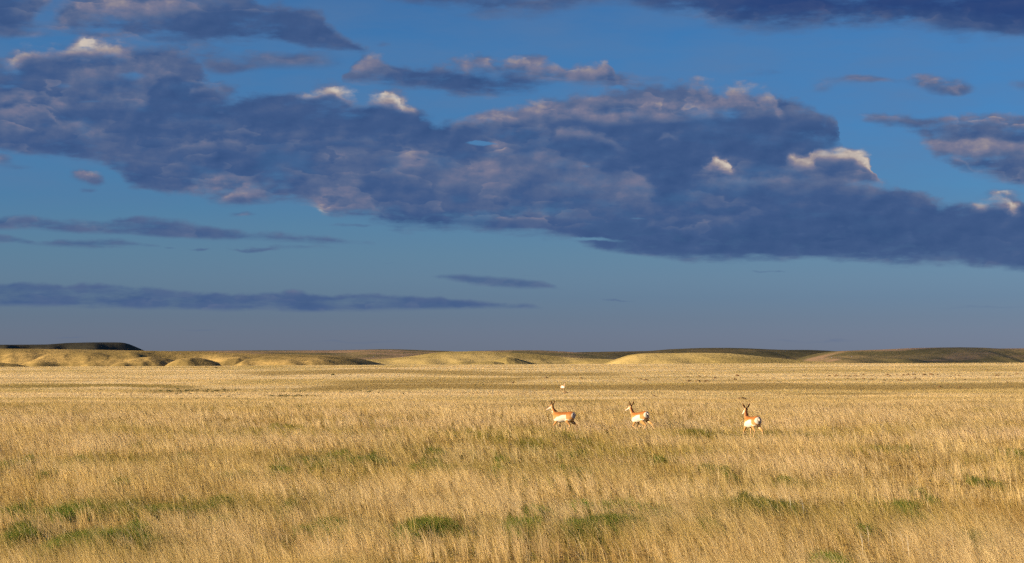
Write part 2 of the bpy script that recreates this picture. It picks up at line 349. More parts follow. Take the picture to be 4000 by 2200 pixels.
HEAPS = [
    ([(150, 40), (170, 18), (230, 12), (330, 8), (430, -4), (520, 2)], .50, 34, .8), ([(420, 40), (480, 22), (560, 24), (700, 26), (790, 50), (850, 90), (930, 125)], .11, 60, .75),
    ([(100, 70), (150, 66), (220, 68), (300, 74), (350, 84)], .42, 16, .6),
    ([(28, 150), (45, 136), (75, 122), (140, 116), (200, 110), (275, 108), (310, 118), (345, 140)], .80, 22, .9), ([(160, 175), (240, 165), (330, 150), (400, 158), (450, 190), (480, 230)], .36, 80, .8),
    ([(300, 110), (340, 92), (400, 98), (450, 112), (490, 140)], .38, 34, .6), ([(360, 235), (400, 205), (450, 185), (495, 215), (520, 250)], .08, 70, .75), ([(120, 275), (250, 272), (400, 270), (520, 268)], .10, 22, .7),
    ([(-60, 275), (0, 270), (60, 263), (115, 265), (130, 296), (205, 302), (240, 325)], .52, 24, .8), ([(60, 335), (110, 322), (160, 330), (230, 350)], .12, 22, .6),
    ([(490, 232), (505, 216), (540, 212), (562, 228)], .55, 12, .8), ([(735, 236), (755, 229), (800, 224), (845, 222), (875, 222), (895, 244)], .88, 18, .95), ([(900, 246), (915, 234), (960, 231), (990, 232), (1010, 252), (1032, 256), (1045, 280)], .98, 22, 1.0),
    ([(560, 236), (600, 224), (680, 234), (745, 243), (800, 243), (840, 238), (880, 252), (905, 264), (950, 262), (985, 274), (1030, 282), (1080, 292), (1150, 306), (1230, 335)], .13, 62, .9),
    ([(425, 372), (470, 360), (520, 358), (560, 346), (610, 358)], .50, 12, .75), ([(700, 362), (790, 350), (880, 342), (960, 350)], .40, 14, .6), ([(380, 300), (480, 296), (600, 306)], .32, 18, .5),
    ([(1140, 298), (1165, 284), (1210, 268), (1250, 258), (1320, 258), (1352, 270), (1372, 300)], .56, 34, .85), ([(1225, 292), (1245, 283), (1290, 288), (1320, 300)], .74, 10, .7),
    ([(1375, 280), (1410, 262), (1460, 270), (1520, 282), (1570, 274), (1625, 266), (1670, 278), (1740, 272), (1800, 262)], .54, 28, .8), ([(1730, 235), (1742, 212), (1765, 206), (1790, 222), (1812, 248)], .52, 36, .8),
    ([(1812, 262), (1825, 228), (1850, 212), (1880, 207), (1920, 214), (1948, 234), (1962, 262), (1975, 285)], .66, 42, .95), ([(1960, 275), (1990, 262), (2040, 275), (2080, 290), (2110, 312)], .38, 24, .6),
    ([(1380, 312), (1450, 300), (1540, 310), (1640, 308), (1720, 302), (1800, 292), (1880, 296), (1960, 298), (2050, 304), (2120, 322)], .11, 92, .9),
    ([(1385, 350), (1410, 326), (1450, 320), (1500, 326), (1540, 345), (1570, 362)], .48, 20, .8), ([(1640, 352), (1670, 342), (1690, 336), (1715, 352)], .46, 9, .7),
    ([(1270, 402), (1300, 380), (1350, 374), (1410, 392), (1500, 418), (1580, 436), (1650, 470)], .40, 74, .8), ([(980, 425), (1030, 400), (1090, 396), (1130, 420)], .46, 22, .6), ([(1080, 470), (1150, 440), (1250, 436), (1330, 452)], .36, 40, .5),
    ([(1660, 470), (1700, 430), (1760, 420), (1800, 450), (1830, 480)], .12, 46, .6),
    ([(1772, 424), (1780, 404), (1800, 394), (1815, 402), (1832, 414), (1842, 434)], 1.05, 20, 1.0),
    ([(1978, 412), (1986, 392), (2010, 388), (2045, 392), (2062, 374), (2110, 367), (2150, 378), (2185, 392), (2200, 416), (2212, 440)], .92, 26, 1.0), ([(2080, 412), (2110, 396), (2150, 400), (2180, 414), (2210, 442)], .40, 18, .7),
    ([(1780, 446), (1830, 434), (1900, 440), (1990, 440), (2060, 436), (2120, 442), (2200, 456), (2280, 466), (2340, 490)], .43, 26, .85), ([(1900, 500), (2000, 490), (2120, 486), (2250, 492), (2400, 520), (2600, 530)], .11, 66, .7),
    ([(1270, 540), (1310, 528), (1360, 530), (1400, 545)], .44, 12, .7), ([(1590, 560), (1680, 548), (1760, 540), (1860, 556)], .34, 14, .6), ([(2150, 496), (2230, 490), (2290, 500)], .34, 8, .5),
    ([(445, 478), (500, 464), (560, 470), (630, 476), (690, 492)], .46, 26, .8), ([(545, 496), (570, 484), (600, 480), (625, 494)], .70, 16, .9), ([(815, 545), (845, 510), (880, 492), (920, 500), (965, 522)], .50, 24, .85),
    ([(862, 190), (885, 158), (930, 142), (975, 146), (1000, 165), (1030, 190)], .48, 40, .9), ([(1020, 168), (1060, 152), (1110, 160)], .40, 18, .7), ([(1150, 165), (1180, 148), (1215, 138), (1245, 156), (1262, 180)], .54, 26, .9),
    ([(1258, 168), (1272, 145), (1300, 140), (1330, 158), (1400, 162), (1440, 170)], .56, 20, .9), ([(1420, 182), (1470, 168), (1510, 162), (1530, 150), (1546, 172), (1555, 200)], .62, 26, .9),
    ([(960, 192), (1010, 176), (1080, 178), (1170, 188), (1260, 196), (1340, 200), (1430, 210)], .12, 34, .8),
    ([(2270, 222), (2290, 208), (2335, 200), (2370, 204), (2400, 226), (2430, 246)], .56, 18, .8), ([(2290, 236), (2340, 226), (2400, 240), (2430, 250)], .28, 14, .6),
    ([(2195, 300), (2230, 290), (2290, 300), (2340, 312)], .40, 14, .7), ([(2320, 330), (2400, 312), (2470, 306), (2560, 318), (2700, 330)], .20, 30, .8), ([(2280, 350), (2340, 350), (2400, 348), (2480, 350), (2580, 356), (2700, 360)], .52, 46, .85), ([(2390, 404), (2415, 388), (2440, 398), (2460, 424)], .66, 14, .7),
    ([(2425, 508), (2450, 500), (2480, 500), (2505, 486), (2530, 490), (2545, 520)], .86, 24, .95), ([(2545, 500), (2565, 486), (2600, 486), (2700, 490)], .8, 20, .8)]
SHEET = [(2300, -10, 420, 62, 1.3), (2560, 50, 160, 50, 0.8), (1950, 20, 300, 40, 0.6)]
build_world()
#MARK_AFTER_WORLD

# ------------------------------------------------------------------ numpy noise
_perm = np.random.default_rng(5).random((256, 256))
def vnoise(x, y):
    xi = np.floor(x).astype(np.int64); yi = np.floor(y).astype(np.int64)
    fx = x - xi; fy = y - yi
    fx = fx * fx * fx * (fx * (fx * 6 - 15) + 10); fy = fy * fy * fy * (fy * (fy * 6 - 15) + 10)
    a = _perm[xi & 255, yi & 255]; b = _perm[(xi + 1) & 255, yi & 255]
    c = _perm[xi & 255, (yi + 1) & 255]; d = _perm[(xi + 1) & 255, (yi + 1) & 255]
    return (a * (1 - fx) + b * fx) * (1 - fy) + (c * (1 - fx) + d * fx) * fy
def fbm(x, y, oct=4, gain=0.5):
    x = np.asarray(x, float); y = np.asarray(y, float)
    t = 0; amp = 1; tot = 0
    for i in range(oct):
        t = t + amp * (vnoise(x + 17.3 * i, y + 9.1 * i) - 0.5); tot += amp
        x = x * 2.03; y = y * 2.03; amp *= gain
    return t / tot * 2
def sstep(v, a, b):
    t = np.clip((v - a) / (b - a), 0, 1); return t * t * (3 - 2 * t)

# ------------------------------------------------------------------ lay of the land
_gy = np.array([-400, 0, 105, 140, 200, 260, 312, 400, 500, 700, 900, 960, 1020, 1120, 1300, 2000, 5000, 60000.])
_gz = np.array([0, 0, 0, -.12, -1.2, -1.95, -2.45, -2.8, -2.96, -2.65, -2.14, -2.3, -3.6, -7.5, -10, -12, -14, -18.])
_fy = np.concatenate([np.arange(-400, 1400, 4.0), np.arange(1400, 60000, 100.0)])
_fz = np.interp(_fy, _gy, _gz)
_k = np.exp(-np.linspace(-2, 2, 21) ** 2); _k /= _k.sum()
_fz = np.convolve(np.pad(_fz, 10, mode='edge'), _k, mode='valid')
def ground_z(x, y):
    x = np.asarray(x, float); y = np.asarray(y, float)
    z = np.interp(y, _fy, _fz)
    az = np.clip(x / np.maximum(y, 60), -0.6, 0.6)
    z = z + 3.6 * az * sstep(y, 300, 900) * (1 - sstep(y, 1000, 1300))
    far = sstep(y, 140, 300)
    z = z + far * 0.42 * fbm(x / 170 + 3.1, y / 75, 3) * (1 - sstep(y, 1500, 2500))
    z = z + (1 - far) * 0.10 * fbm(x / 9, y / 9, 2) * sstep(y, 10, 40)
    return z
def photo_xy(x, y):
    """where a ground point at (x, y) lies in the photograph"""
    z = ground_z(x, y)
    return 2000 + FOC * x / y, HOR + FOC * (EYE - z) / y
_dd = np.concatenate([np.arange(20, 240, 0.25), np.arange(240, 920, 1.0)])
def locate(px, py, lift=0.0):
    """the ground point that shows at a photo position"""
    t = (px - 2000) / FOC
    z = ground_z(t * _dd, _dd) + lift
    r = HOR + FOC * (EYE - z) / _dd
    i = int(np.argmax(r <= py))
    return t * _dd[i], float(_dd[i])

# ------------------------------------------------------------------ mesh and property helpers
def link(o): COL.objects.link(o); return o
def mesh_obj(name, verts, faces, mat, parent=None, smooth=True):
    me = bpy.data.meshes.new(name)
    me.from_pydata([tuple(v) for v in verts], [], faces); me.update()
    if smooth: me.polygons.foreach_set('use_smooth', np.ones(len(me.polygons), bool))
    o = link(bpy.data.objects.new(name, me))
    if mat: me.materials.append(mat)
    if parent: o.parent = parent
    return o
def raw_mesh(name, co, tris, mat, col=None, quads=None):
    """fast mesh from numpy: (n,3) points, (m,3) triangles"""
    me = bpy.data.meshes.new(name)
    me.vertices.add(len(co)); me.vertices.foreach_set('co', np.ascontiguousarray(co, np.float32).ravel())
    me.loops.add(tris.size); me.loops.foreach_set('vertex_index', np.ascontiguousarray(tris, np.int32).ravel())
    me.polygons.add(len(tris))
    me.polygons.foreach_set('loop_start', np.arange(0, tris.size, tris.shape[1], dtype=np.int32))
    me.update(calc_edges=True)
    if col is not None:
        at = me.color_attributes.new('tint', 'FLOAT_COLOR', 'POINT')
        at.data.foreach_set('color', np.concatenate([col, np.ones((len(col), 1))], 1).astype(np.float32).ravel())
    me.materials.append(mat)
    me.polygons.foreach_set('use_smooth', np.ones(len(tris), bool))
    return link(bpy.data.objects.new(name, me))
def tag(o, label=None, cat=None, group=None, kind=None):
    for k, v in (('label', label), ('category', cat), ('group', group), ('kind', kind)):
        if v: o[k] = v
    return o
def grid_faces(nr, nc):
    i = np.arange(nr * nc).reshape(nr, nc)
    return np.stack([i[:-1, :-1], i[:-1, 1:], i[1:, 1:], i[1:, :-1]], -1).reshape(-1, 4)

def material(name):
    m = bpy.data.materials.new(name); m.use_nodes = True
    nt = m.node_tree; nt.nodes.clear(); g = Graph(nt)
    out = g.new('ShaderNodeOutputMaterial')
    return m, g, out
def principled(g, out, col, rough=0.9, spec=0.1, bump=None, dist=0.05, strength=0.6):
    b = g.new('ShaderNodeBsdfPrincipled')
    g.put(b.inputs['Base Color'], col if not isinstance(col, tuple) else (*col, 1))
    b.inputs['Roughness'].default_value = rough
    b.inputs['Specular IOR Level'].default_value = spec
    if bump is not None:
        n = g.new('ShaderNodeBump'); n.inputs['Strength'].default_value = strength; n.inputs['Distance'].default_value = dist
        g.put(n.inputs['Height'], bump); g.nt.links.new(n.outputs[0], b.inputs['Normal'])
    g.nt.links.new(b.outputs[0], out.inputs[0])
    return b

# ------------------------------------------------------------------ vegetation layout, shared by ground and grass
STRAW, GOLD, TAN, BROWN, PINK = (np.array(c) for c in ((.64, .50, .285), (.53, .39, .15), (.58, .435, .205), (.28, .185, .058), (.60, .45, .29)))
OLIVE, GREEN, BRIGHT = (np.array(c) for c in ((.25, .205, .048), (.085, .105, .026), (.10, .165, .026)))
# strips of duller, shorter grass on the plain: polyline in photo pixels, half thickness, strength, olive share
STRIPS = [([(1180, 1522), (1400, 1514), (1700, 1508), (2000, 1514), (2300, 1516), (3000, 1512), (3500, 1512), (4100, 1506)], 13, 1.0, .25),
          ([(950, 1462), (1300, 1452), (1500, 1449), (1700, 1456), (2000, 1462), (2450, 1463)], 9, .8, .3),
          ([(-50, 1513), (250, 1509), (450, 1505), (640, 1511), (800, 1514)], 7, .9, .8),
          ([(1280, 1496), (1600, 1492), (1950, 1487), (2100, 1480)], 9, .7, .45),
          ([(2040, 1577), (2180, 1574), (2400, 1577)], 8, .9, .6), ([(3050, 1541), (3500, 1538)], 4, .8, .4),
          ([(800, 1616), (1050, 1617), (1420, 1609)], 4, .6, .4), ([(3680, 1575), (3880, 1575)], 5, .9, .2),
          ([(2000, 1458), (2380, 1461)], 5, .6, .2), ([(0, 1492), (330, 1489)], 3, .6, .2), ([(300, 1458), (420, 1454)], 2.5, .6, .2),
          ([(3700, 1445), (3900, 1444), (4050, 1447)], 4, .7, .1), ([(2650, 1445), (3500, 1447)], 2.5, .5, .1), ([(500, 1528), (950, 1528)], 7, .55, .5),
          ([(1050, 1548), (1270, 1547)], 4, .8, .8), ([(2550, 1560), (2800, 1566)], 4, .6, .2), ([(200, 1645), (700, 1640)], 5, .4, .3)]
def plain_tone(x, y):
    px, py = photo_xy(x, y)
    n = fbm(x / 26, y / 26, 4); n2 = fbm(x / 7 + 50, y / 7, 3)
    dull = np.zeros_like(px); ol = np.zeros_like(px)
    for pts, hw, k, o in STRIPS:
        c = np.interp(px, [p[0] for p in pts], [p[1] for p in pts])
        ends = sstep(px, pts[0][0] - 60, pts[0][0] + 120) * (1 - sstep(px, pts[-1][0] - 120, pts[-1][0] + 60))
        w = k * ends * (1 - sstep(np.abs(py - c) + n * hw * .5 + n2 * hw * .35, hw * .65, hw * 1.15))
        dull = np.maximum(dull, w); ol = np.maximum(ol, w * o)
    return dull, ol, n, n2
def plain_color(x, y):
    dull, ol, n, n2 = plain_tone(x, y)
    w = fbm(x / 60 + 9, y / 22, 3)[:, None]
    base = TAN + (STRAW - TAN) * np.clip(.6 + w * 1.2, 0, 1) * .9
    base = base + (OLIVE - base) * np.clip(.12 + .55 * n - .3 * w[:, 0] + .25 * n2, 0, .6)[:, None]
    br = np.array((.31, .22, .088)); olv = np.array((.25, .20, .065))
    c = base + (br - base) * (dull * .9)[:, None]
    c = c + (olv - c) * (ol * .85)[:, None]
    st = sstep(fbm(x / 42 + 3, y / 7.5 + 5, 3), .16, .5) * sstep(y, 140, 230)      # dry swales and low strips of short growth
    return c + (br * .95 - c) * (st * .45)[:, None]

# ------------------------------------------------------------------ ground: one sheet to the horizon
def build_ground():
    yr = np.concatenate([np.arange(-200, 20, 10), np.arange(20, 130, 0.8), 130 * 1.0065 ** np.arange(0, 330), np.geomspace(1110, 60000, 60)])
    yr = np.unique(yr); sc = np.linspace(-1, 1, 421)
    half = 40 + 0.42 * np.abs(yr) + np.where(yr > 1500, (yr - 1500) * .5, 0)
    X = half[:, None] * sc[None, :]; Y = np.repeat(yr[:, None], len(sc), 1)
    x, y = X.ravel(), Y.ravel()
    z = ground_z(x, y)
    yy = np.maximum(y, 20)
    near = (1 - sstep(y, 110, 200))[:, None]
    col = plain_color(x, yy) * (1 - near) + near * (np.array((.28, .185, .055)) * (1 + .5 * fbm(x / 2, y / 2, 3))[:, None])
    m, g, out = material('prairie_ground')
    at = g.new('ShaderNodeAttribute'); at.attribute_name = 'tint'
    geo = g.new('ShaderNodeNewGeometry')
    s = g.new('ShaderNodeSeparateXYZ'); g.nt.links.new(geo.outputs['Position'], s.inputs[0])
    px, py = N(g, s.outputs[0]), N(g, s.outputs[1])
    fine = g.noise(g.xyz(px * 1.6, py * 1.6), 1.0, 4, .6)
    mid = g.noise(g.xyz(px / 5.0, py / 5.0), 1.0, 4, .6)
    k = g.ramp((fine * .5 + mid * .5), [(.3, (.5, .44, .40)), (.5, (1, 1, 1)), (.72, (1.18, 1.16, 1.12))])
    c = g.mix(1.0, at.outputs['Color'], k, 'MULTIPLY')
    principled(g, out, c, .95, .02, fine * .6 + mid * 1.2, .35, .9)
    o = raw_mesh('ground', np.stack([x, y, z], 1), grid_faces(len(yr), len(sc)), m, col)
    tag(o, kind='structure')
build_ground()

# ------------------------------------------------------------------ hills
def hill_material(name, lightc, darkc, patch, olive=.5, pink=None):
    m, g, out = material(name)
    geo = g.new('ShaderNodeNewGeometry')
    s = g.new('ShaderNodeSeparateXYZ'); g.nt.links.new(geo.outputs['Position'], s.inputs[0])
    x, y, z = (N(g, o) for o in s.outputs)
    big = g.noise(g.xyz(x / patch, y / patch, z / (patch * .14)), 1.0, 5, .55)
    fine = g.noise(g.xyz(x / (patch * .045), y / (patch * .045), z / (patch * .045)), 1.0, 5, .65)
    f = g.smooth(big + (fine - .5) * .55, .5 - olive * .22, .74 - olive * .22)
    c = g.mix(f, lightc, darkc)
    if pink:
        b2 = g.noise(g.xyz(x / (patch * 1.4) + 40.0, y / patch, z / (patch * .1)), 1.0, 4, .5)
        c = g.mix(g.smooth(b2, .48, .62), c, pink)
    specks = g.smooth(fine, .62, .72)
    c = g.mix(specks * .4, c, tuple(v * .45 for v in darkc))
    principled(g, out, c, .95, .02, fine, patch * .015, .6)
    return m
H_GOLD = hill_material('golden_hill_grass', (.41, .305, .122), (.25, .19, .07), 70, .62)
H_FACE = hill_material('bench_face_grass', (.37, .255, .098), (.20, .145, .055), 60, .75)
H_OLIVE = hill_material('olive_hill_grass', (.40, .285, .125), (.215, .175, .075), 120, .7, (.52, .33, .18))
H_DARK = hill_material('mesa_shaded', (.10, .085, .055), (.065, .06, .042), 140, .5)  # part of the mesa's shade is put into this dark base colour
H_DULL = hill_material('dark_hill_cover', (.22, .165, .08), (.115, .10, .05), 130, .6)  # darker base colour than the olive hills

def hill(name, D, prof, wf, wb, base, mat, gully=0.0, gfreq=1 / 60, lean=0.6, ncol=420, flat=0.0, seed=0.0, rough=.25, back=.15):
    """a ridge standing D metres away whose skyline follows prof; wf / wb metres of slope in front / behind"""
    px = np.array([p[0] for p in prof], float); py = np.array([p[1] for p in prof], float)
    s = np.linspace(px[0], px[-1], ncol)
    ry = np.interp(s, px, py)
    k = np.exp(-np.linspace(-2, 2, 11) ** 2); k /= k.sum()
    ry = np.convolve(np.pad(ry, 5, mode='edge'), k, mode='valid')
    X = (s - 2000) / FOC * D
    R = EYE - (ry - HOR) / FOC * D
    tf = np.linspace(-1, 0, 70); tb = np.linspace(0, 1, 26)[1:]
    t = np.concatenate([tf, tb])
    T, XX = np.meshgrid(t, X, indexing='ij'); RR = np.repeat(R[None, :], len(t), 0)
    depth = np.where(T < 0, T * wf, T * wb)
    YY = D + depth
    # front slope: concave foot, rounded shoulder, with spurs and draws running down it
    u = 1 + T
    spur = fbm(XX * gfreq + lean * u + seed, u * .6 + seed, 3)
    env = np.sin(np.clip(u, 0, 1) * math.pi) ** .8
    u2 = np.clip(u + gully * spur * env, 0, 1)
    f = np.where(T < 0, sstep(u2, 0.0, 1.0 - flat), 1 - sstep(T, back, 1.0))
    f = np.where((T < 0), f * (1 - .06 * (1 - u) * (flat > 0)), f)
    # seen along the slope, points nearer than D must not rise over the skyline
    Z = base + (RR - base) * f
    Z = Z + rough * fbm(XX / 9 + seed, YY / 9, 3) * env * (T < 0)
    o = raw_mesh(name, np.stack([XX.ravel(), YY.ravel(), Z.ravel()], 1), grid_faces(len(t), ncol), mat)
    return tag(o, kind='structure')

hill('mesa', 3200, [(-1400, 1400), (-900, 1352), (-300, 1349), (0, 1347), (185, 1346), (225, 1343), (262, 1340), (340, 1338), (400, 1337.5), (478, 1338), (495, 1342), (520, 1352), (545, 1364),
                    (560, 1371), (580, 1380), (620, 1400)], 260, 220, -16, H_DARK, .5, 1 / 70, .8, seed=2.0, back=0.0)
hill('hill', 3000, [(520, 1395), (600, 1378), (660, 1372), (800, 1370), (1000, 1369), (1280, 1369), (1380, 1367), (1490, 1364.5), (1560, 1365), (1640, 1368), (1740, 1371), (1800, 1376), (1900, 1384)],
     700, 900, -16, H_OLIVE, .2, 1 / 160, .5, seed=8.0)
hill('hill', 2500, [(1640, 1392), (1760, 1377), (1850, 1371), (2000, 1368.5), (2110, 1369), (2200, 1373), (2245, 1376), (2330, 1384), (2430, 1396)], 330, 600, -15, H_OLIVE, .2, 1 / 120, .4, seed=13.0)
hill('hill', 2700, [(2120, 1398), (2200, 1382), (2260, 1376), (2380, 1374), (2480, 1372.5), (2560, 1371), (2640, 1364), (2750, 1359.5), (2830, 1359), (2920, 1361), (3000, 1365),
                    (3060, 1367), (3160, 1367), (3230, 1370), (3330, 1376), (3500, 1392)], 420, 700, -15, H_DULL, .3, 1 / 90, .6, seed=21.0)
hill('hill', 2350, [(3090, 1422), (3155, 1407), (3200, 1395), (3271, 1379), (3310, 1372), (3408, 1368.5), (3524, 1364.5), (3621, 1359.5), (3737, 1357), (3820, 1358), (3893, 1362),
                    (4000, 1361), (4150, 1366), (4500, 1372), (5200, 1390)], 380, 600, -15, H_OLIVE, .55, 1 / 75, .5, seed=31.0)
hill('hill', 1750, [(1240, 1432), (1300, 1424), (1330, 1410), (1500, 1402), (1602, 1393), (1691, 1379), (1757, 1373.5), (1850, 1372.5), (1931, 1374), (2000, 1378), (2090, 1384), (2200, 1394),
                    (2290, 1401), (2390, 1404), (2460, 1412), (2560, 1424), (2650, 1440)], 260, 400, -12, H_GOLD, .35, 1 / 55, .7, seed=41.0)
hill('hill', 1400, [(2180, 1432), (2215, 1424), (2290, 1408), (2390, 1404), (2480, 1408), (2620, 1420), (2750, 1440)], 120, 200, -11, H_GOLD, .3, 1 / 45, .5, ncol=200, seed=47.0)
hill('hill', 1250, [(2330, 1440), (2373, 1424), (2407, 1410), (2440, 1398), (2474, 1387), (2510, 1382), (2543, 1380.5), (2640, 1380), (2718, 1378.5), (2800, 1379), (2854, 1381), (2930, 1388),
                    (3000, 1396), (3155, 1410), (3310, 1419), (3420, 1428), (3500, 1440)], 150, 260, -10.5, H_GOLD, .3, 1 / 60, .6, seed=52.0)
# the bench on the left: a level top over a cut face
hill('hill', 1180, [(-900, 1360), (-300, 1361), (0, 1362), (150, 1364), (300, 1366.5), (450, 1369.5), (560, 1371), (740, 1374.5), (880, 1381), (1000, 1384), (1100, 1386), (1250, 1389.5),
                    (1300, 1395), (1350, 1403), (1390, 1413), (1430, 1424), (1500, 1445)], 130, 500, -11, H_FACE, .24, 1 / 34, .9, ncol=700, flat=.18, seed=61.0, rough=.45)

# spurs in front of the bench, each running out to the right into a shaded end, and two folds under the middle hill
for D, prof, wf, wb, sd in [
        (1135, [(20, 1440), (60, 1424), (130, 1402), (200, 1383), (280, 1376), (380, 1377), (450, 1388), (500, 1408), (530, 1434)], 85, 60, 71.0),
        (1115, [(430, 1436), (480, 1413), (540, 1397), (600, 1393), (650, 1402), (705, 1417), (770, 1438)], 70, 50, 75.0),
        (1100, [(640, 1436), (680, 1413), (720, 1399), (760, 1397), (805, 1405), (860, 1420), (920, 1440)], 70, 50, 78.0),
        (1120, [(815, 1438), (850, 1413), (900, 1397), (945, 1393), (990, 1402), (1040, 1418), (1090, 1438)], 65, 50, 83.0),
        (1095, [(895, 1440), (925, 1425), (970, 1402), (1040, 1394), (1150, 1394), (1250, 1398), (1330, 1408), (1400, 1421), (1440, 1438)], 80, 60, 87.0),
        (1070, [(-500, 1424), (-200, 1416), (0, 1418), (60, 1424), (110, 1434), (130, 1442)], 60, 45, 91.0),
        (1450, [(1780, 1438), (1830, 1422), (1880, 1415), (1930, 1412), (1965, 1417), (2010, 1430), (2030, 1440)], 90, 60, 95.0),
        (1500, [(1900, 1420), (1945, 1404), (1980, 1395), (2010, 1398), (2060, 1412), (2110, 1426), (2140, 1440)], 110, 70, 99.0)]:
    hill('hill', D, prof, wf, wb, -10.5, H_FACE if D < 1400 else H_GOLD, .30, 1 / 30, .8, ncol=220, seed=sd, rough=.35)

# ------------------------------------------------------------------ an unseen cloud, placed left of the view to keep the sun off the far hills
def build_shade_cloud():
    bm = bmesh.new()
    bmesh.ops.create_icosphere(bm, subdivisions=5, radius=1.0)
    co = np.array([v.co[:] for v in bm.verts])
    n = fbm(co[:, 0] * 2.3 + co[:, 2], co[:, 1] * 2.3 - co[:, 2], 5)
    for v, k in zip(bm.verts, n):
        p = v.co * (1 + .28 * k)
        v.co = (p.x * 1900, p.y * 1900, max(p.z, -.35) * 260)
    me = bpy.data.meshes.new('cloud'); bm.to_mesh(me); bm.free()
    me.polygons.foreach_set('use_smooth', np.ones(len(me.polygons), bool))
    m, g, out = material('cloud_vapour')
    d = g.new('ShaderNodeBsdfDiffuse'); d.inputs[0].default_value = (.85, .85, .85, 1)
    t = g.new('ShaderNodeBsdfTransparent'); mx = g.new('ShaderNodeMixShader'); mx.inputs[0].default_value = .36   # thin cloud: some sun comes through
    g.nt.links.new(d.outputs[0], mx.inputs[2]); g.nt.links.new(t.outputs[0], mx.inputs[1]); g.nt.links.new(mx.outputs[0], out.inputs[0])
    me.materials.append(m)
    o = link(bpy.data.objects.new('cloud', me))
    H = 1000.0
    o.location = Vector((0, 3900, 0)) + sun_dir * (H / sun_dir.z)
    tag(o, kind='structure')
build_shade_cloud()
#MARK_LAND

# ------------------------------------------------------------------ grass
ANIMALS = {}      # feet positions, filled below: the sward is trodden and short where the animals stand
SPOTS = [(2192, 1692), (2496, 1694), (2932, 1714)]
PATCHES = [  # greener tussocks: photo x, y, half width, half height, brightness
    (519, 1866, 62, 22, .3), (282, 1796, 24, 11, .2), (80, 1796, 44, 20, .3), (237, 1840, 42, 24, .2), (657, 1712, 26, 12, .3), (533, 1732, 44, 9, .2), (939, 1841, 38, 22, .35),
    (711, 1791, 42, 14, .2), (346, 1979, 74, 22, .6), (474, 1979, 62, 22, .15), (80, 1989, 44, 26, .6), (716, 1960, 90, 30, .15), (840, 1974, 62, 22, .3), (445, 2093, 78, 44, .9),
    (286, 2122, 48, 32, .95), (370, 2100, 60, 30, .7), (583, 2073, 64, 34, .25), (99, 2063, 60, 28, .3), (830, 2043, 32, 24, .2), (1060, 1668, 62, 13, .3), (1138, 1673, 52, 11, .3), (1524, 1673, 38, 14, .35),
    (1702, 1777, 48, 34, .1), (1840, 1777, 34, 15, .3), (1949, 1777, 54, 18, .15), (1929, 1836, 52, 24, .4), (1306, 1777, 38, 15, .5), (1252, 1811, 42, 18, .4), (1084, 1836, 74, 19, .25),
    (1464, 1777, 17, 18, .1), (1756, 1821, 54, 14, .2), (1123, 1969, 36, 26, .05), (1316, 2048, 74, 40, .5), (1637, 2043, 74, 36, .5), (1815, 2048, 100, 30, .4), (1642, 1821, 28, 12, .3),
    (1939, 1698, 74, 14, .4), (1222, 2058, 34, 15, .5), (1346, 2187, 34, 20, .2), (1820, 1690, 60, 10, .3), (2222, 1698, 44, 14, .3), (2084, 1742, 64, 28, .35), (2306, 1717, 44, 14, .4), (2247, 1767, 64, 12, .3),
    (2262, 1841, 100, 24, .1), (2143, 1866, 54, 15, .35), (2563, 1787, 24, 20, .4), (2741, 1688, 84, 11, .35), (2815, 1841, 64, 24, .2), (2084, 2019, 84, 56, .75), (2040, 2060, 60, 30, .5),
    (2336, 1974, 94, 24, .85), (2489, 1959, 54, 20, .6), (2578, 1969, 44, 24, .6), (2296, 2063, 94, 24, .35), (2469, 2068, 74, 28, .5), (2880, 1950, 54, 24, .05), (2939, 1950, 42, 20, .15),
    (2790, 2058, 42, 20, .5), (3494, 1742, 80, 11, .4), (3435, 1945, 48, 20, .6), (3603, 1930, 44, 16, .4), (3558, 1969, 64, 15, .5), (3983, 1772, 34, 20, .35), (3133, 1880, 64, 14, .2),
    (3860, 1885, 34, 15, .1), (3188, 2192, 78, 36, .8), (3395, 2073, 44, 20, .4), (3035, 1979, 74, 28, .05), (3588, 2009, 44, 28, .4), (3840, 2103, 54, 15, .05), (3080, 1690, 90, 9, .3), (1000, 1700, 70, 10, .3),
    (200, 2080, 150, 24, .6), (340, 2128, 130, 24, .7), (560, 2108, 90, 20, .4), (150, 2000, 120, 14, .4), (2400, 2038, 200, 18, .5), (1700, 2062, 200, 18, .45), (640, 1990, 160, 12, .3), (1330, 1795, 200, 10, .3)]

def grass_material():
    m, g, out = material('grass_blades')
    at = g.new('ShaderNodeAttribute'); at.attribute_name = 'tint'
    d = g.new('ShaderNodeBsdfDiffuse'); t = g.new('ShaderNodeBsdfTranslucent'); mx = g.new('ShaderNodeMixShader')
    g.nt.links.new(at.outputs['Color'], d.inputs[0]); g.nt.links.new(at.outputs['Color'], t.inputs[0])
    mx.inputs[0].default_value = .37
    g.nt.links.new(d.outputs[0], mx.inputs[1]); g.nt.links.new(t.outputs[0], mx.inputs[2])
    g.nt.links.new(mx.outputs[0], out.inputs[0])
    return m
GRASS_M = grass_material()

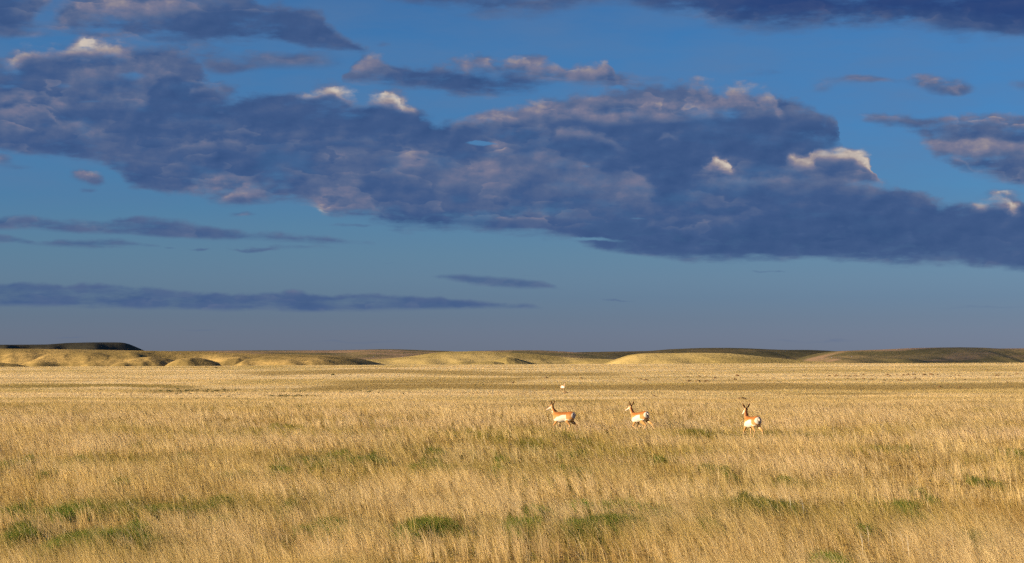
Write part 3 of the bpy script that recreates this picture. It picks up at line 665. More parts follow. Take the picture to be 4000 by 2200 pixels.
def blades(name, x, y, h, w, col, lean, seg=2, facing=.9):
    """ribbons that bend over; lean is the sideways reach of the tip as a share of the height"""
    n = len(x)
    z = ground_z(x, y) - .02
    phi = rng.normal(0, facing, n)
    wx, wy = np.cos(phi) * w * .5, np.sin(phi) * w * .5
    lx = -h * lean; ly = h * rng.normal(0, .16, n)
    up = h * np.sqrt(np.clip(1 - (lean * .75) ** 2, .2, 1))
    P = lambda k, kz, ww: (np.stack([x + lx * k - wx * ww, y + ly * k - wy * ww, z + up * kz], 1), np.stack([x + lx * k + wx * ww, y + ly * k + wy * ww, z + up * kz], 1))
    if seg == 2:
        a, b = P(0, 0, .9); c, d = P(.28, .55, 1.0); e, _ = P(1.0, 1.0, 0)
        co = np.stack([a, b, c, d, e], 1).reshape(-1, 3)
        tri = (np.arange(n) * 5)[:, None, None] + np.array([[0, 1, 3], [0, 3, 2], [2, 3, 4]])[None]
        cc = np.repeat(col[:, None, :], 5, 1)
    else:
        a, b = P(0, 0, 1.0); e, _ = P(1.0, 1.0, 0)
        co = np.stack([a, b, e], 1).reshape(-1, 3)
        tri = (np.arange(n) * 3)[:, None, None] + np.array([[0, 1, 2]])[None]
        cc = np.repeat(col[:, None, :], 3, 1)
    return co, tri.reshape(-1, 3), cc.reshape(-1, 3)

def join(parts):
    co, tr, cc, k = [], [], [], 0
    for a, b, c in parts:
        co.append(a); tr.append(b + k); cc.append(c); k += len(a)
    return np.concatenate(co), np.concatenate(tr), np.concatenate(cc)

# broad swaths in the photo: pale seed heads, and duller olive stretches (x, y, half width, half height, strength)
SWATHS = [(2300, 1900, 520, 24, .8), (1450, 1945, 280, 26, .7), (620, 2030, 330, 22, .7), (2560, 2030, 260, 26, .6), (3650, 1860, 420, 50, .5), (1500, 1605, 700, 10, .8), (3300, 1590, 800, 14, .6),
          (500, 1640, 500, 18, .5), (2300, 2150, 500, 40, .6), (700, 2160, 200, 40, .5), (3300, 2130, 200, 50, .6), (1500, 2140, 250, 40, .4), (3150, 1760, 400, 40, .45), (500, 1755, 400, 14, .5), (1000, 1870, 250, 20, .5), (600, 1910, 400, 14, .5)]
OLIVES = [(1650, 1682, 1500, 11, .6), (1250, 1682, 360, 16, .8), (2300, 1760, 380, 62, .75), (1500, 1790, 520, 42, .7), (2720, 1790, 260, 62, .6), (400, 1800, 320, 36, .5), (600, 1965, 520, 30, .7), (2200, 2050, 620, 40, .7), (3500, 1960, 320, 40, .55),
          (3000, 1690, 330, 11, .7), (380, 2085, 330, 50, .8), (3480, 1742, 200, 12, .6), (1500, 2045, 420, 32, .7), (2960, 1965, 160, 34, .6), (3900, 1780, 150, 24, .5), (150, 1840, 200, 22, .4), (3250, 1885, 160, 14, .4), (2200, 1655, 260, 10, .5)]
def zones(x, y, lst):
    f = np.zeros_like(x); w1 = fbm(x / 2.6 + 8, y / 2.6, 3) * 1.1; w2 = fbm(x / 2.6 + 60, y / 3.5, 3) * 1.6
    for px, py, rx, ry, k in lst:
        cx, cy = locate(px, py, .25)
        q = ((x - cx + w1) / (rx * cy / FOC)) ** 2 + ((y - cy + w2) / max(ry * cy * cy / (EYE * FOC), .5)) ** 2
        f = np.maximum(f, k * np.exp(-q * .7))
    return f
def patch_list():
    r = []
    for px, py, rx, ry, br in PATCHES:
        x, y = locate(px, py + 2, .16)
        rx, ry = max(rx * y / FOC, .12), max(ry * y * y / (EYE * FOC), .25)
        q = random.Random(int(px * 7 + py))
        n = max(2, int(rx * ry * 3.2))
        for _ in range(min(n, 26)):
            t, k = q.uniform(0, 6.283), math.sqrt(q.random()) * .95
            w = q.uniform(.22, .5) if n > 2 else q.uniform(.5, .8)
            r.append((x + rx * k * math.cos(t), y + ry * k * math.sin(t), max(.12, min(rx * w, .75)), max(.15, min(ry * w, 1.1)), min(1, max(0, br + q.uniform(-.25, .3)))))
    return r
PATCH_XY = patch_list()
def patch_field(x, y, dy=0.0, grow=1.0):
    f = np.zeros_like(x); x = x + fbm(x / .9, y / .9, 2) * .45; dy = dy + fbm(x / .9 + 7, y / .9, 2) * .5
    for cx, cy, rx, ry, br in PATCH_XY:
        q = ((x - cx) / (rx * grow)) ** 2 + ((y + dy - cy) / (ry * grow)) ** 2
        f = np.maximum(f, np.exp(-q * .8))
    return f

def build_grass():
    n = 1700000
    y = np.exp(rng.uniform(math.log(13), math.log(915), n))
    y = np.concatenate([y, np.exp(rng.uniform(math.log(105), math.log(915), 650000))]); n = len(y)
    y = y[(y > 29) | (rng.random(n) < .3)]; n = len(y)
    x = rng.uniform(-1, 1, n) * (.285 * y + 3)
    nearw = 1 - sstep(y, 110, 210)
    # bunches: pull blades toward tussock centres
    cell = .26 + y * .0022
    jx = np.floor(x / cell); jy = np.floor(y / cell)
    hsh = lambda a, b, k: np.modf(np.abs(np.sin(a * 127.1 + b * 311.7 + k) * 43758.5453))[0]
    tx = (jx + hsh(jx, jy, 1)) * cell; ty = (jy + hsh(jx, jy, 5)) * cell
    pull = rng.random(n) ** .6 * .85
    x = x + (tx - x) * pull; y = y + (ty - y) * pull
    big = fbm(x / 6.5 + 4, y / 4.2, 3); med = 1.5 * fbm(x / 1.5, y / 1.9 + 30, 3); swath = fbm(x / 9 + 70, y / 3.2, 3)
    gf = patch_field(x, y, .25, 1.0); lz = zones(x, y, SWATHS); oz = zones(x, y, OLIVES)
    tus = hsh(jx, jy, 9)
    keep = rng.random(n) < np.clip(.70 + .55 * med + .35 * big + .25 * (tus - .5), .12, 1) * (1 - .58 * gf * nearw)
    x, y, jx, jy, big, med, swath, gf, tus, nearw, lz, oz = (v[keep] for v in (x, y, jx, jy, big, med, swath, gf, tus, nearw, lz, oz))
    tus2 = hsh(jx, jy, 13); n = len(x)
    h = .44 * (1 + .60 * big + .50 * med + .15 * lz - .15 * oz) * rng.uniform(.55, 1.25, n) * (.8 + .4 * tus)
    h *= (1 - .55 * sstep(y, 98, 170)) * (1 - .45 * gf)
    dull, ol, _, _ = plain_tone(x, y)
    h *= 1 - .35 * dull * (1 - nearw)
    for px, py in SPOTS:
        ax, ay = locate(px, py)
        q = ((x - ax) / 1.6) ** 2 + ((y - ay + 2.2) / 4.5) ** 2
        h *= 1 - .08 * np.exp(-q * q)
    # colours
    u = rng.random(n)[:, None]
    c = GOLD * (1 - u) + TAN * u
    k = np.clip(.42 + 1.5 * swath + .6 * big + .8 * lz - .4 * oz, 0, 1)[:, None]
    c = c + (STRAW - c) * k * .75
    pk = np.clip(-.15 + 1.4 * fbm(x / 11 + 31, y / 5 + 7, 3), 0, .6)[:, None]
    c = c + (PINK - c) * pk
    br = np.clip(.20 - .95 * med - .7 * big + .35 * (tus - .5), 0, .8)[:, None]  # browner where the sward is low: shadow gaps between clumps put into the colour
    c = c + (BROWN - c) * br
    o = np.clip(-.12 - .6 * swath + .5 * fbm(x / 4 + 5, y / 4 + 90, 2) + 1.05 * oz - .4 * lz + .10, 0, .85)[:, None]
    c = c + (OLIVE - c) * o
    rz = zones(x, y, [(3960, 2020, 150, 110, .55), (1180, 2110, 160, 40, .2), (2300, 2120, 300, 30, .2), (100, 2040, 140, 30, .25)])[:, None]
    c = c + (np.array((.36, .19, .075)) - c) * rz
    rr = rng.random(n)
    c = np.where((rr < .04)[:, None], BROWN * .8, c)
    c = np.where(((rr > .93) & (rr < .96 + 0))[:, None], OLIVE * .8, c)
    c = np.where((rr > .985)[:, None], np.array((.74, .62, .42)), c)
    pc = plain_color(x, y)
    c = c * nearw[:, None] + pc * (1 - nearw)[:, None] * rng.uniform(.98, 1.05, n)[:, None]
    c = c * (1 + rng.uniform(-.1, .09, n) * (.25 + .75 * nearw))[:, None] * (.84 + .30 * tus2 * nearw + .15 * (1 - nearw))[:, None]
    lean = np.clip(.40 + .40 * big + .45 * (tus2 - .5) + rng.normal(0, .20, n), -.45, 1.1)
    w = .0036 * (y / 40) * rng.uniform(.6, 1.5, n)
    a = y < 125
    parts = [blades('', x[a], y[a], h[a], w[a], c[a], lean[a], 2), blades('', x[~a], y[~a], h[~a], w[~a] * 1.35, c[~a], .35 + .35 * (lean[~a] - .35), 1, .35)]
    # long bent stalks that stick out of the sward
    m = 22000
    sy = np.exp(rng.uniform(math.log(30), math.log(95), m)); sx = rng.uniform(-1, 1, m) * (.285 * sy + 3)
    sc = np.where((rng.random(m) < .2)[:, None], np.array((.74, .60, .36)), GOLD * 1.12)
    parts.append(blades('', sx, sy, rng.uniform(.45, .68, m), .0042 * (sy / 40), sc, np.clip(rng.normal(.55, .28, m), -.1, 1.15), 2))
    # a few bleached upright stems
    for px, py in [(3087, 1975), (3136, 1985), (3366, 2130), (3390, 2100), (3524, 2125), (3545, 2145), (3483, 2128), (3720, 2140), (1290, 2140), (3370, 1870), (1252, 1930), (1415, 1925), (2770, 1900)]:
        sx, sy = locate(px, py, .2)
        q = np.ones(2)
        parts.append(blades('', sx + q * 0, sy + q * 0, q * .5, q * .008, np.array([(.72, .64, .50)] * 2), np.array([.1, .12]), 2, .1))
    co, tr, cc = join(parts)
    o = raw_mesh('dry_grass', co, tr, GRASS_M, cc)
    tag(o, 'golden dry prairie grass leaning left, covering the plain', 'grass', kind='stuff')

    # the green tussocks between
    parts = []
    for cx, cy, rx, ry, br in PATCH_XY:
        k = int(min(9000, 40 + (9.5 if cy < 62 else 6.0 if cy < 76 else 3.0) * rx * ry * 3.14 * 260 * (45 / cy) ** 2))
        r = np.sqrt(rng.random(k)) * (1.05 + .4 * rng.normal(0, 1, k)); th = rng.uniform(0, 2 * math.pi, k)
        gx = cx + r * np.cos(th) * rx; gy = cy + r * np.sin(th) * ry
        kk = rng.random(k) < np.clip(.55 + 1.8 * fbm(gx / .8, gy / 1.0, 3), .0, 1)
        gx, gy = gx[kk], gy[kk]; k = len(gx)
        u = rng.random(k)[:, None]
        b = np.clip(br + .25 * fbm(gx / .8 + 9, gy / .8, 2), 0, 1)[:, None]
        c = (GREEN * (1 - b) + BRIGHT * b) * (.65 + .7 * u)
        c = np.where(rng.random(k)[:, None] < (.25 if cy < 76 else .5), OLIVE, c)
        if cy > 76: c = c + (OLIVE * .75 - c) * .5
        parts.append(blades('', gx, gy, rng.uniform(.16, .36, k), .0058 * (gy / 40) * rng.uniform(.7, 1.4, k), c, np.clip(rng.normal(.28, .25, k), -.3, 1), 2))
    # scattered green shoots low in the sward
    m = 220000
    gy = np.exp(rng.uniform(math.log(30), math.log(150), m)); gx = rng.uniform(-1, 1, m) * (.285 * gy + 3)
    f = .6 * fbm(gx / 4 + 11, gy / 2.6 + 3, 2) + 1.0 * fbm(gx / 1.1 + 2, gy / 1.3 + 3, 2) + .5 * zones(gx, gy, OLIVES)
    kk = rng.random(m) < np.clip(-.25 + 1.5 * f, .015, 1); gx, gy = gx[kk], gy[kk]; m = len(gx)
    c = (GREEN + (OLIVE - GREEN) * rng.uniform(.1, .9, m)[:, None]) * rng.uniform(.7, 1.2, m)[:, None]
    parts.append(blades('', gx, gy, rng.uniform(.15, .34, m), .0058 * (gy / 40), c, np.clip(rng.normal(.35, .25, m), -.2, 1), 2))
    co, tr, cc = join(parts)
    o = raw_mesh('green_grass', co, tr, GRASS_M, cc)
    tag(o, 'green grass tussocks growing among the dry straw grass', 'grass', kind='stuff')
build_grass()

# ------------------------------------------------------------------ low mounds and shrubs on the plain
def dirt_mound_mesh(name, seed):
    nr, nc = 9, 22
    v = []
    for i in range(nr):
        r = 1 - i / (nr - 1)
        for j in range(nc):
            a = j / nc * 2 * math.pi
            k = 1 + .45 * float(fbm(math.cos(a) * 1.7 + seed, math.sin(a) * 1.7 + seed, 3))
            hgt = (1 - r * r) ** 1.3 * (1 + .5 * float(fbm(math.cos(a) * r * 2.2 + seed * 3, math.sin(a) * r * 2.2, 3)))
            v.append((math.cos(a) * r * k * .5, math.sin(a) * r * k * .38, hgt * .22 - .04))
    f = [(i * nc + j, i * nc + (j + 1) % nc, (i + 1) * nc + (j + 1) % nc, (i + 1) * nc + j) for i in range(nr - 1) for j in range(nc)]
    return v, f
def build_mounds():
    m, g, out = material('bare_earth')
    tc = g.new('ShaderNodeTexCoord')
    n = g.noise(tc.outputs['Object'], 9.0, 5, .6)
    principled(g, out, g.ramp(n, [(.3, (.07, .042, .022)), (.7, (.16, .095, .05))]), .95, .02, n, .06, 1.0)
    protos = []
    for k in range(4):
        v, f = dirt_mound_mesh('dirt_mound', 1.7 + 5 * k)
        o = mesh_obj('dirt_mound', v, f, m)
        protos.append(o)
    D = [(50, 455), (80, 458), (360, 432), (615, 428), (685, 428), (770, 430), (810, 436), (800, 456), (600, 465), (890, 467), (960, 460), (1040, 430), (1035, 467), (960, 422), (880, 432), (1200, 420), (1220, 435),
         (1290, 422), (1340, 442), (1410, 420), (1465, 420), (1360, 424), (1640, 420), (1700, 422), (1570, 422), (1165, 475), (1215, 487), (1160, 500), (1305, 472), (1340, 480), (1400, 483), (1480, 457),
         (1520, 465), (1830, 436), (1880, 424), (1920, 426), (1975, 472), (1925, 545), (1800, 518), (1725, 545), (2000, 560), (2190, 612), (495, 527), (2110, 457), (2200, 430), (2300, 428), (2420, 432), (2400, 495), (2500, 412)]
    Cc = [(1270, 463), (1295, 464), (1345, 475), (1765, 438), (1780, 485), (1850, 488), (1880, 486), (1905, 487), (1940, 488), (1965, 485), (1880, 436), (1950, 438), (2040, 455), (2265, 432), (2470, 423), (2535, 473), (2240, 468),
          (695, 456), (345, 452), (320, 562), (10, 500), (540, 600), (1430, 640)]
    pts = [(3000 + a / 2.576, 1300 + b / 2.576) for a, b in D] + [(2000 + a / 2.576, 1300 + b / 2.576) for a, b in Cc]
    for i, (px, py) in enumerate(pts):
        src = protos[i % 4]
        o = src if i < 4 else link(src.copy())
        x, y = locate(px, py + 2)
        s = 20 * y / FOC * random.uniform(.7, 1.35)
        o.location = (x, y, ground_z(x, y)); o.scale = (s, s, s * random.uniform(.8, 1.4)); o.rotation_euler = (0, 0, random.uniform(-.5, .5))
        tag(o, 'small dark earth mound, one of many on the far pale plain', 'earth mound', 'earth mounds on the far plain')
    v, f = dirt_mound_mesh('dirt_mound', 44.0)
    o = mesh_obj('dirt_mound', v, f, m)
    x, y = locate(2898, 1562)
    o.location = (x, y, ground_z(x, y)); o.scale = (1.5, 1.4, 1.5)
    tag(o, 'widest brown earth mound, lying beyond the rightmost running antelope', 'earth mound')

    # low sagebrush
    ml, g, out = material('shrub_leaves')
    at = g.new('ShaderNodeAttribute'); at.attribute_name = 'tint'
    principled(g, out, at.outputs['Color'], .9, .05)
    mw, g, out = material('shrub_wood')
    principled(g, out, (.10, .07, .045), .9, .05)
    kinds = []
    for k in range(4):
        r = np.random.default_rng(90 + k); n = 420
        d = r.normal(0, 1, (n, 3)); d /= np.linalg.norm(d, axis=1)[:, None]
        rad = r.random(n) ** .4 * (1 + .5 * fbm(d[:, 0] * 2 + k * 7, d[:, 1] * 2 + d[:, 2], 2))
        p = d * rad[:, None] * np.array((.5, .42, .30)); p[:, 2] = np.abs(p[:, 2]) + .05
        a = r.normal(0, .075, (n, 3)); b = r.normal(0, .075, (n, 3))
        co = np.stack([p, p + a, p + b], 1).reshape(-1, 3); tr = np.arange(3 * n).reshape(-1, 3)
        cc = np.repeat(np.array((.10, .10, .045)) * r.uniform(.5, 1.5, n)[:, None], 3, 0)
        lv = raw_mesh('foliage', co, tr, ml, cc)
        bm = bmesh.new()
        for q in range(6):
            t = q / 6 * 6.28 + r.random()
            vs_ = [bm.verts.new((.02 * math.cos(e), .02 * math.sin(e), -.03)) for e in (0, 2.1, 4.2)] + [bm.verts.new((.28 * math.cos(t), .24 * math.sin(t), .26))]
            for e in range(3): bm.faces.new((vs_[e], vs_[(e + 1) % 3], vs_[3]))
        me = bpy.data.meshes.new('stem'); bm.to_mesh(me); bm.free(); me.materials.append(mw)
        st = link(bpy.data.objects.new('stem', me))
        kinds.append((lv, st))
    r = random.Random(4); spots = []
    for cx, cy, rx, ry, n in [(720, 1530, 220, 9, 85), (1150, 1532, 90, 6, 20), (1150, 1547, 110, 4, 26), (1420, 1530, 90, 5, 16), (380, 1532, 180, 7, 10), (1500, 1535, 300, 8, 10), (880, 1548, 60, 4, 6), (820, 1436, 60, 3, 3), (1310, 1462, 40, 4, 5),
                              (1900, 1507, 60, 4, 4), (3780, 1573, 90, 4, 8), (2650, 1575, 120, 6, 6), (660, 1560, 140, 5, 8)]:
        for _ in range(n): spots.append((cx + r.gauss(0, .5) * rx, cy + r.gauss(0, .5) * ry))
    for i, (px, py) in enumerate(spots):
        x, y = locate(px, py)
        e = link(bpy.data.objects.new('low_shrub', None)); e.empty_display_size = .2
        e.location = (x, y, ground_z(x, y)); s = 9 * y / FOC * r.uniform(.55, 1.4); e.scale = (s * 1.35, s, s * r.uniform(.7, 1.1)); e.rotation_euler = (0, 0, r.uniform(-.6, .6))
        for src in kinds[i % 4]:
            c = src if i < 4 else link(src.copy())
            c.parent = e
        tag(e, 'low dark shrub scattered in the pale grass of the middle plain', 'shrub', 'low shrubs on the middle plain')
build_mounds()
#MARK_GRASS

# ------------------------------------------------------------------ pronghorn antelope
# one continuous body per animal: tapered tubes along the bones are fused into a single skin, then coloured like the coat
def V(*a): return np.array(a, float)

def tube(bm, pts, up=V(0, 0, 1), nseg=14):
    """pts: (centre, half height, half width) rings; closed ends"""
    rings = []
    for i, (c, a, b) in enumerate(pts):
        c = np.asarray(c, float)
        p, q = np.asarray(pts[max(i - 1, 0)][0], float), np.asarray(pts[min(i + 1, len(pts) - 1)][0], float)
        t = q - p; t /= np.linalg.norm(t) + 1e-9
        sref = np.cross(up, t)
        if np.linalg.norm(sref) < .15: sref = np.cross(V(1, 0, 0), t)
        s = sref / np.linalg.norm(sref); u = np.cross(t, s)
        rings.append([bm.verts.new(c + u * a * math.cos(k / nseg * 2 * math.pi) + s * b * math.sin(k / nseg * 2 * math.pi)) for k in range(nseg)])
    for r0, r1 in zip(rings, rings[1:]):
        for k in range(nseg): bm.faces.new((r0[k], r0[(k + 1) % nseg], r1[(k + 1) % nseg], r1[k]))
    bm.faces.new(rings[0][::-1]); bm.faces.new(rings[-1])

def resample(pts, n=4):
    """smooth a ring list with Catmull-Rom"""
    P = [np.concatenate([np.asarray(c, float), [a, b]]) for c, a, b in pts]
    P = [2 * P[0] - P[1]] + P + [2 * P[-1] - P[-2]]
    r = []
    for i in range(1, len(P) - 2):
        for k in range(n):
            t = k / n
            q = .5 * (2 * P[i] + (P[i + 1] - P[i - 1]) * t + (2 * P[i - 1] - 5 * P[i] + 4 * P[i + 1] - P[i + 2]) * t * t + (3 * P[i] - P[i - 1] - 3 * P[i + 1] + P[i + 2]) * t ** 3)
            r.append((q[:3], max(q[3], .006), max(q[4], .006)))
    q = P[-2]; r.append((q[:3], q[3], q[4]))
    return r

TRUNK = [(V(-.545, 0, .715), .035, .03), (V(-.52, 0, .715), .11, .085), (V(-.45, 0, .72), .165, .14), (V(-.34, 0, .715), .180, .155), (V(-.20, 0, .70), .172, .145), (V(-.05, 0, .685), .178, .15),
         (V(.10, 0, .67), .188, .155), (V(.24, 0, .67), .195, .148), (V(.35, 0, .685), .175, .125), (V(.43, 0, .70), .125, .09), (V(.465, 0, .71), .07, .05)]

def rot_z(p, a, o):
    p = np.asarray(p, float) - o
    return V(p[0] * math.cos(a) - p[1] * math.sin(a), p[0] * math.sin(a) + p[1] * math.cos(a), p[2]) + o
def rot_y(p, a, o):      # positive lifts the front
    p = np.asarray(p, float) - o
    return V(p[0] * math.cos(a) - p[2] * math.sin(a), p[1], p[0] * math.sin(a) + p[2] * math.cos(a)) + o

def coat_material():
    m, g, out = material('pronghorn_coat')
    at = g.new('ShaderNodeAttribute'); at.attribute_name = 'tint'
    tc = g.new('ShaderNodeTexCoord')
    n = g.noise(tc.outputs['Object'], 42.0, 4, .6)
    c = g.mix(1.0, at.outputs['Color'], g.ramp(n, [(.25, (.80, .80, .80)), (.75, (1.14, 1.14, 1.14))]), 'MULTIPLY')
    principled(g, out, c, .85, .15, n, .01, .6)
    return m
def plain_material(name, col, rough=.6, spec=.3):
    m, g, out = material(name)
    tc = g.new('ShaderNodeTexCoord')
    n = g.noise(tc.outputs['Object'], 60.0, 3, .5)
    principled(g, out, g.mix(n, tuple(v * .7 for v in col), tuple(v * 1.3 for v in col)), rough, spec)
    return m
COAT = coat_material()
HORN_M = plain_material('horn_black', (.03, .022, .018), .45)
EYE_M = plain_material('eye_black', (.012, .009, .008), .12, .6)
HOOF_M = plain_material('hoof_black', (.025, .02, .018), .5)

RUST, BUFF, CREAM, WHITE, MANE, BLACK = (np.array(c) for c in ((.25, .088, .021), (.33, .175, .062), (.44, .33, .20), (.50, .455, .39), (.060, .018, .008), (.025, .014, .010)))

def seg_dist(P, a, b):
    ab = b - a; t = np.clip(((P - a) @ ab) / (ab @ ab), 0, 1)
    return np.linalg.norm(P - (a + t[:, None] * ab), axis=1), t

def pronghorn(label, photo, heading, legs, neck=(0, 0), head=(0, 0), horn_len=.10, pitch=0.0, scale=1.0, lift=0.0, ear_back=0.0, pale=0.0):
    """legs: four lists of joints (hip/shoulder, elbow/stifle, knee/hock, fetlock, toe) in body axes: x forward, y left, z up"""
    root = link(bpy.data.objects.new('pronghorn', None)); root.empty_display_size = .3
    x, y = locate(*photo)
    root.location = (x, y, float(ground_z(x, y)) + lift); root.rotation_euler = (0, 0, heading); root.scale = (scale,) * 3
    tag(root, label, 'antelope', 'pronghorn antelope on the prairie')
    pv = V(0, 0, .70)
    TP = lambda p: rot_y(p, pitch, pv)
    bm = bmesh.new()
    trunk = [(TP(V(c[0] * .96, 0, c[2] - .012)), a * 1.13, b * 1.12) for c, a, b in TRUNK]
    tube(bm, resample(trunk))
    # neck and head, turned about their roots
    nb = TP(V(.36, 0, .78)); ny, npi = neck; hy, hp = head
    NK = lambda p: rot_z(rot_y(TP(p), npi, nb), ny, nb)
    nk = [(NK(V(.30, 0, .70)), .15, .105), (NK(V(.38, 0, .82)), .118, .085), (NK(V(.435, 0, .93)), .088, .066), (NK(V(.475, 0, 1.03)), .072, .058), (NK(V(.50, 0, 1.10)), .068, .056)]
    fwd = NK(V(1.4, 0, .78)) - nb; fwd /= np.linalg.norm(fwd)
    tube(bm, resample(nk), up=V(-1, 0, .35))
    poll = NK(V(.49, 0, 1.13))
    HD = lambda p: rot_z(rot_y(p, hp, V(0, 0, 0)), ny + hy, V(0, 0, 0)) + poll      # p is relative to the poll
    hd = [(HD(V(-.05, 0, .0)), .055, .045), (HD(V(.0, 0, .0)), .078, .066), (HD(V(.075, 0, -.025)), .080, .062), (HD(V(.15, 0, -.06)), .062, .047), (HD(V(.22, 0, -.095)), .045, .034),
          (HD(V(.275, 0, -.122)), .037, .031), (HD(V(.30, 0, -.134)), .022, .020)]
    tube(bm, resample(hd))
    ears = []
    for s in (1, -1):
        e0, e1, e2, e3 = (HD(V(-.02, .045 * s, .055)), HD(V(-.045 - ear_back * .4, .095 * s, .115)), HD(V(-.05 - ear_back * .8, .140 * s, .18)), HD(V(-.045 - ear_back, .160 * s, .245)))
        tube(bm, resample([(e0, .022, .016), (e1, .020, .034), (e2, .016, .028), (e3, .008, .008)], 3), up=V(1, 0, 0))
        ears.append((e0, e3))
    # tail
    t0, t1 = TP(V(-.52, 0, .80)), TP(V(-.565, 0, .70))
    tube(bm, [(t0, .02, .035), ((t0 + t1) / 2 + V(-.012, 0, 0), .018, .034), (t1, .009, .014)], up=V(1, 0, 0))
    segs = []
    rad_f = [(.10, .062), (.062, .045), (.030, .027), (.021, .020), (.026, .022)]
    rad_h = [(.135, .085), (.092, .058), (.038, .028), (.021, .020), (.026, .022)]
    toes = []
    for i, L in enumerate(legs):
        L = [np.asarray(p, float) for p in L]
        L = [TP(L[0]), TP(L[1])] + L[2:]
        rad = rad_f if i < 2 else rad_h
        rings = [(p, a, b) for p, (a, b) in zip(L, rad)]
        extra = []
        for (p, a, b), (q, a2, b2) in zip(rings, rings[1:]):
            extra.append((p, a, b)); k = .5
            mid = p * (1 - k) + q * k
            extra.append((mid, (a * .42 + a2 * .58), (b * .42 + b2 * .58)))
        extra.append(rings[-1])
        tube(bm, [(p, b_, a_) for p, a_, b_ in extra], up=V(0, 1, 0), nseg=12)
        segs += [(i, k, L[k], L[k + 1]) for k in range(4)]
        toes.append((L[3], L[4]))
    bmesh.ops.recalc_face_normals(bm, faces=bm.faces)
    me = bpy.data.meshes.new('rough'); bm.to_mesh(me); bm.free()
    tmp = link(bpy.data.objects.new('rough', me))
    r = tmp.modifiers.new('r', 'REMESH'); r.mode = 'VOXEL'; r.voxel_size = .0115
    sm = tmp.modifiers.new('s', 'SMOOTH'); sm.factor = .5; sm.iterations = 5
    dg = bpy.context.evaluated_depsgraph_get(); dg.update()
    body_me = bpy.data.meshes.new_from_object(tmp.evaluated_get(dg))
    bpy.data.objects.remove(tmp); bpy.data.meshes.remove(me)
    body_me.name = 'body'
    P = np.empty(len(body_me.vertices) * 3, np.float32); body_me.vertices.foreach_get('co', P); P = P.reshape(-1, 3).astype(float)
    # --- coat
    un = np.array([rot_y(p, -pitch, pv) for p in P])           # trunk in its level pose
    X, Y, Z = un.T
    def to_head(p):
        q = rot_z(p - poll, -(ny + hy), V(0, 0, 0)); return rot_y(q, -hp, V(0, 0, 0))
    # nearest bone
    best = np.full(len(P), 9.0); lab = np.zeros(len(P), int); tt = np.zeros(len(P))
    def consider(a, b, l, ra, rb):
        d, t = seg_dist(P, a, b); d = d - (ra + (rb - ra) * t)
        w = d < best; best[w] = d[w]; lab[w] = l; tt[w] = t[w]
    for (p, a, b), (q, a2, b2) in zip(trunk, trunk[1:]): consider(p, q, 0, (a + b) / 2, (a2 + b2) / 2)
    for k, ((p, a, b), (q, a2, b2)) in enumerate(zip(nk[1:], nk[2:])): consider(p, q, 1, (a + b) / 2, (a2 + b2) / 2)
    for (p, a, b), (q, a2, b2) in zip(hd, hd[1:]): consider(p, q, 2, (a + b) / 2, (a2 + b2) / 2)
    for e0, e3 in ears: consider(e0 + (e3 - e0) * .15, e3, 3, .014, .014)
    for i, k, a, b in segs:
        if k >= 1: consider(a, b, 10 + k + (0 if i < 2 else 10), [.07, .05, .03, .022][k], [.05, .03, .022, .022][k])
    jit = fbm(X * 22 + 3, Z * 22 + Y * 11, 3) * .022
    blend = lambda c, d, w: c + (d - c) * np.clip(w, 0, 1)[:, None]
    C = np.repeat(RUST[None], len(P), 0)
    back = sstep(Z + jit, .70, .82)
    C = blend(np.repeat(BUFF[None], len(P), 0), C, back * .9 + .1)
    # white flank and belly, with a square rear edge that runs up the flank
    edge = pale * .10 + np.interp(X, [-.60, -.19, -.17, 0, .22, .30, .36], [.545, .575, .765, .745, .69, .635, .58])
    fl = sstep(edge - Z + jit, -.012, .016)
    C = blend(C, WHITE, fl)
    # rump patch
    rp = np.sqrt(((X + .56) / .205) ** 2 + ((Z - .735) / .175) ** 2 + (Y / .30) ** 2)
    C = blend(C, WHITE, 1 - sstep(rp + jit, .84, .92))
    tail = (1 - sstep(np.abs(Y), .012, .03)) * sstep(-X, .50, .53) * sstep(Z, .60, .68) * (1 - sstep(Z, .80, .86))
    C = blend(C, np.array((.30, .17, .09)), tail * .8)
    chest = sstep(X, .40 - pale * .12, .46 - pale * .12) * (1 - sstep(Z, .66 + pale * .12, .74 + pale * .12))
    C = blend(C, CREAM * (1 - pale) + WHITE * pale, chest * .8)
    # legs
    for base, knee in ((10, 2), (20, 2)):
        up = lab == base + 1; lo = lab >= base + 2
        lo &= lab < base + 10
        C[up] = (C * .0 + BUFF)[up]
        C[lo] = (BUFF * .5 + CREAM * .5)
    C[lab == 23] = BUFF * .6 + CREAM * .4
    thigh = (lab == 21); C[thigh] = BUFF
    # inner legs are pale
    inner = (lab >= 11) & (np.abs(Y) < .07) & (lab != 13) & (lab != 23)
    C[inner] = CREAM * .9
    # neck: rust sides, buff front with two white throat bands, dark mane down the nape
    nk_ = lab == 1
    axis0, axis1 = nk[1][0], nk[-1][0]
    ax = (axis1 - axis0) / np.linalg.norm(axis1 - axis0)
    rel = P - axis0; along = rel @ ax / np.linalg.norm(axis1 - axis0)
    perp = rel - (rel @ ax)[:, None] * ax
    side = np.cross(V(0, 0, 1), fwd); side /= np.linalg.norm(side)
    front = np.cross(side, ax); front = front if front @ fwd > 0 else -front
    pf = perp @ front; ps = perp @ side
    ang = np.degrees(np.arctan2(np.abs(ps), pf))          # 0 throat .. 180 nape
    nc = blend(np.repeat((BUFF * .45 + RUST * .55)[None], len(P), 0), BUFF, 1 - sstep(ang, 50, 100))
    band = np.maximum(np.exp(-((along - .80) / .12) ** 2), np.exp(-((along - .36) / .11) ** 2)) * (1 - sstep(ang, 42, 66))
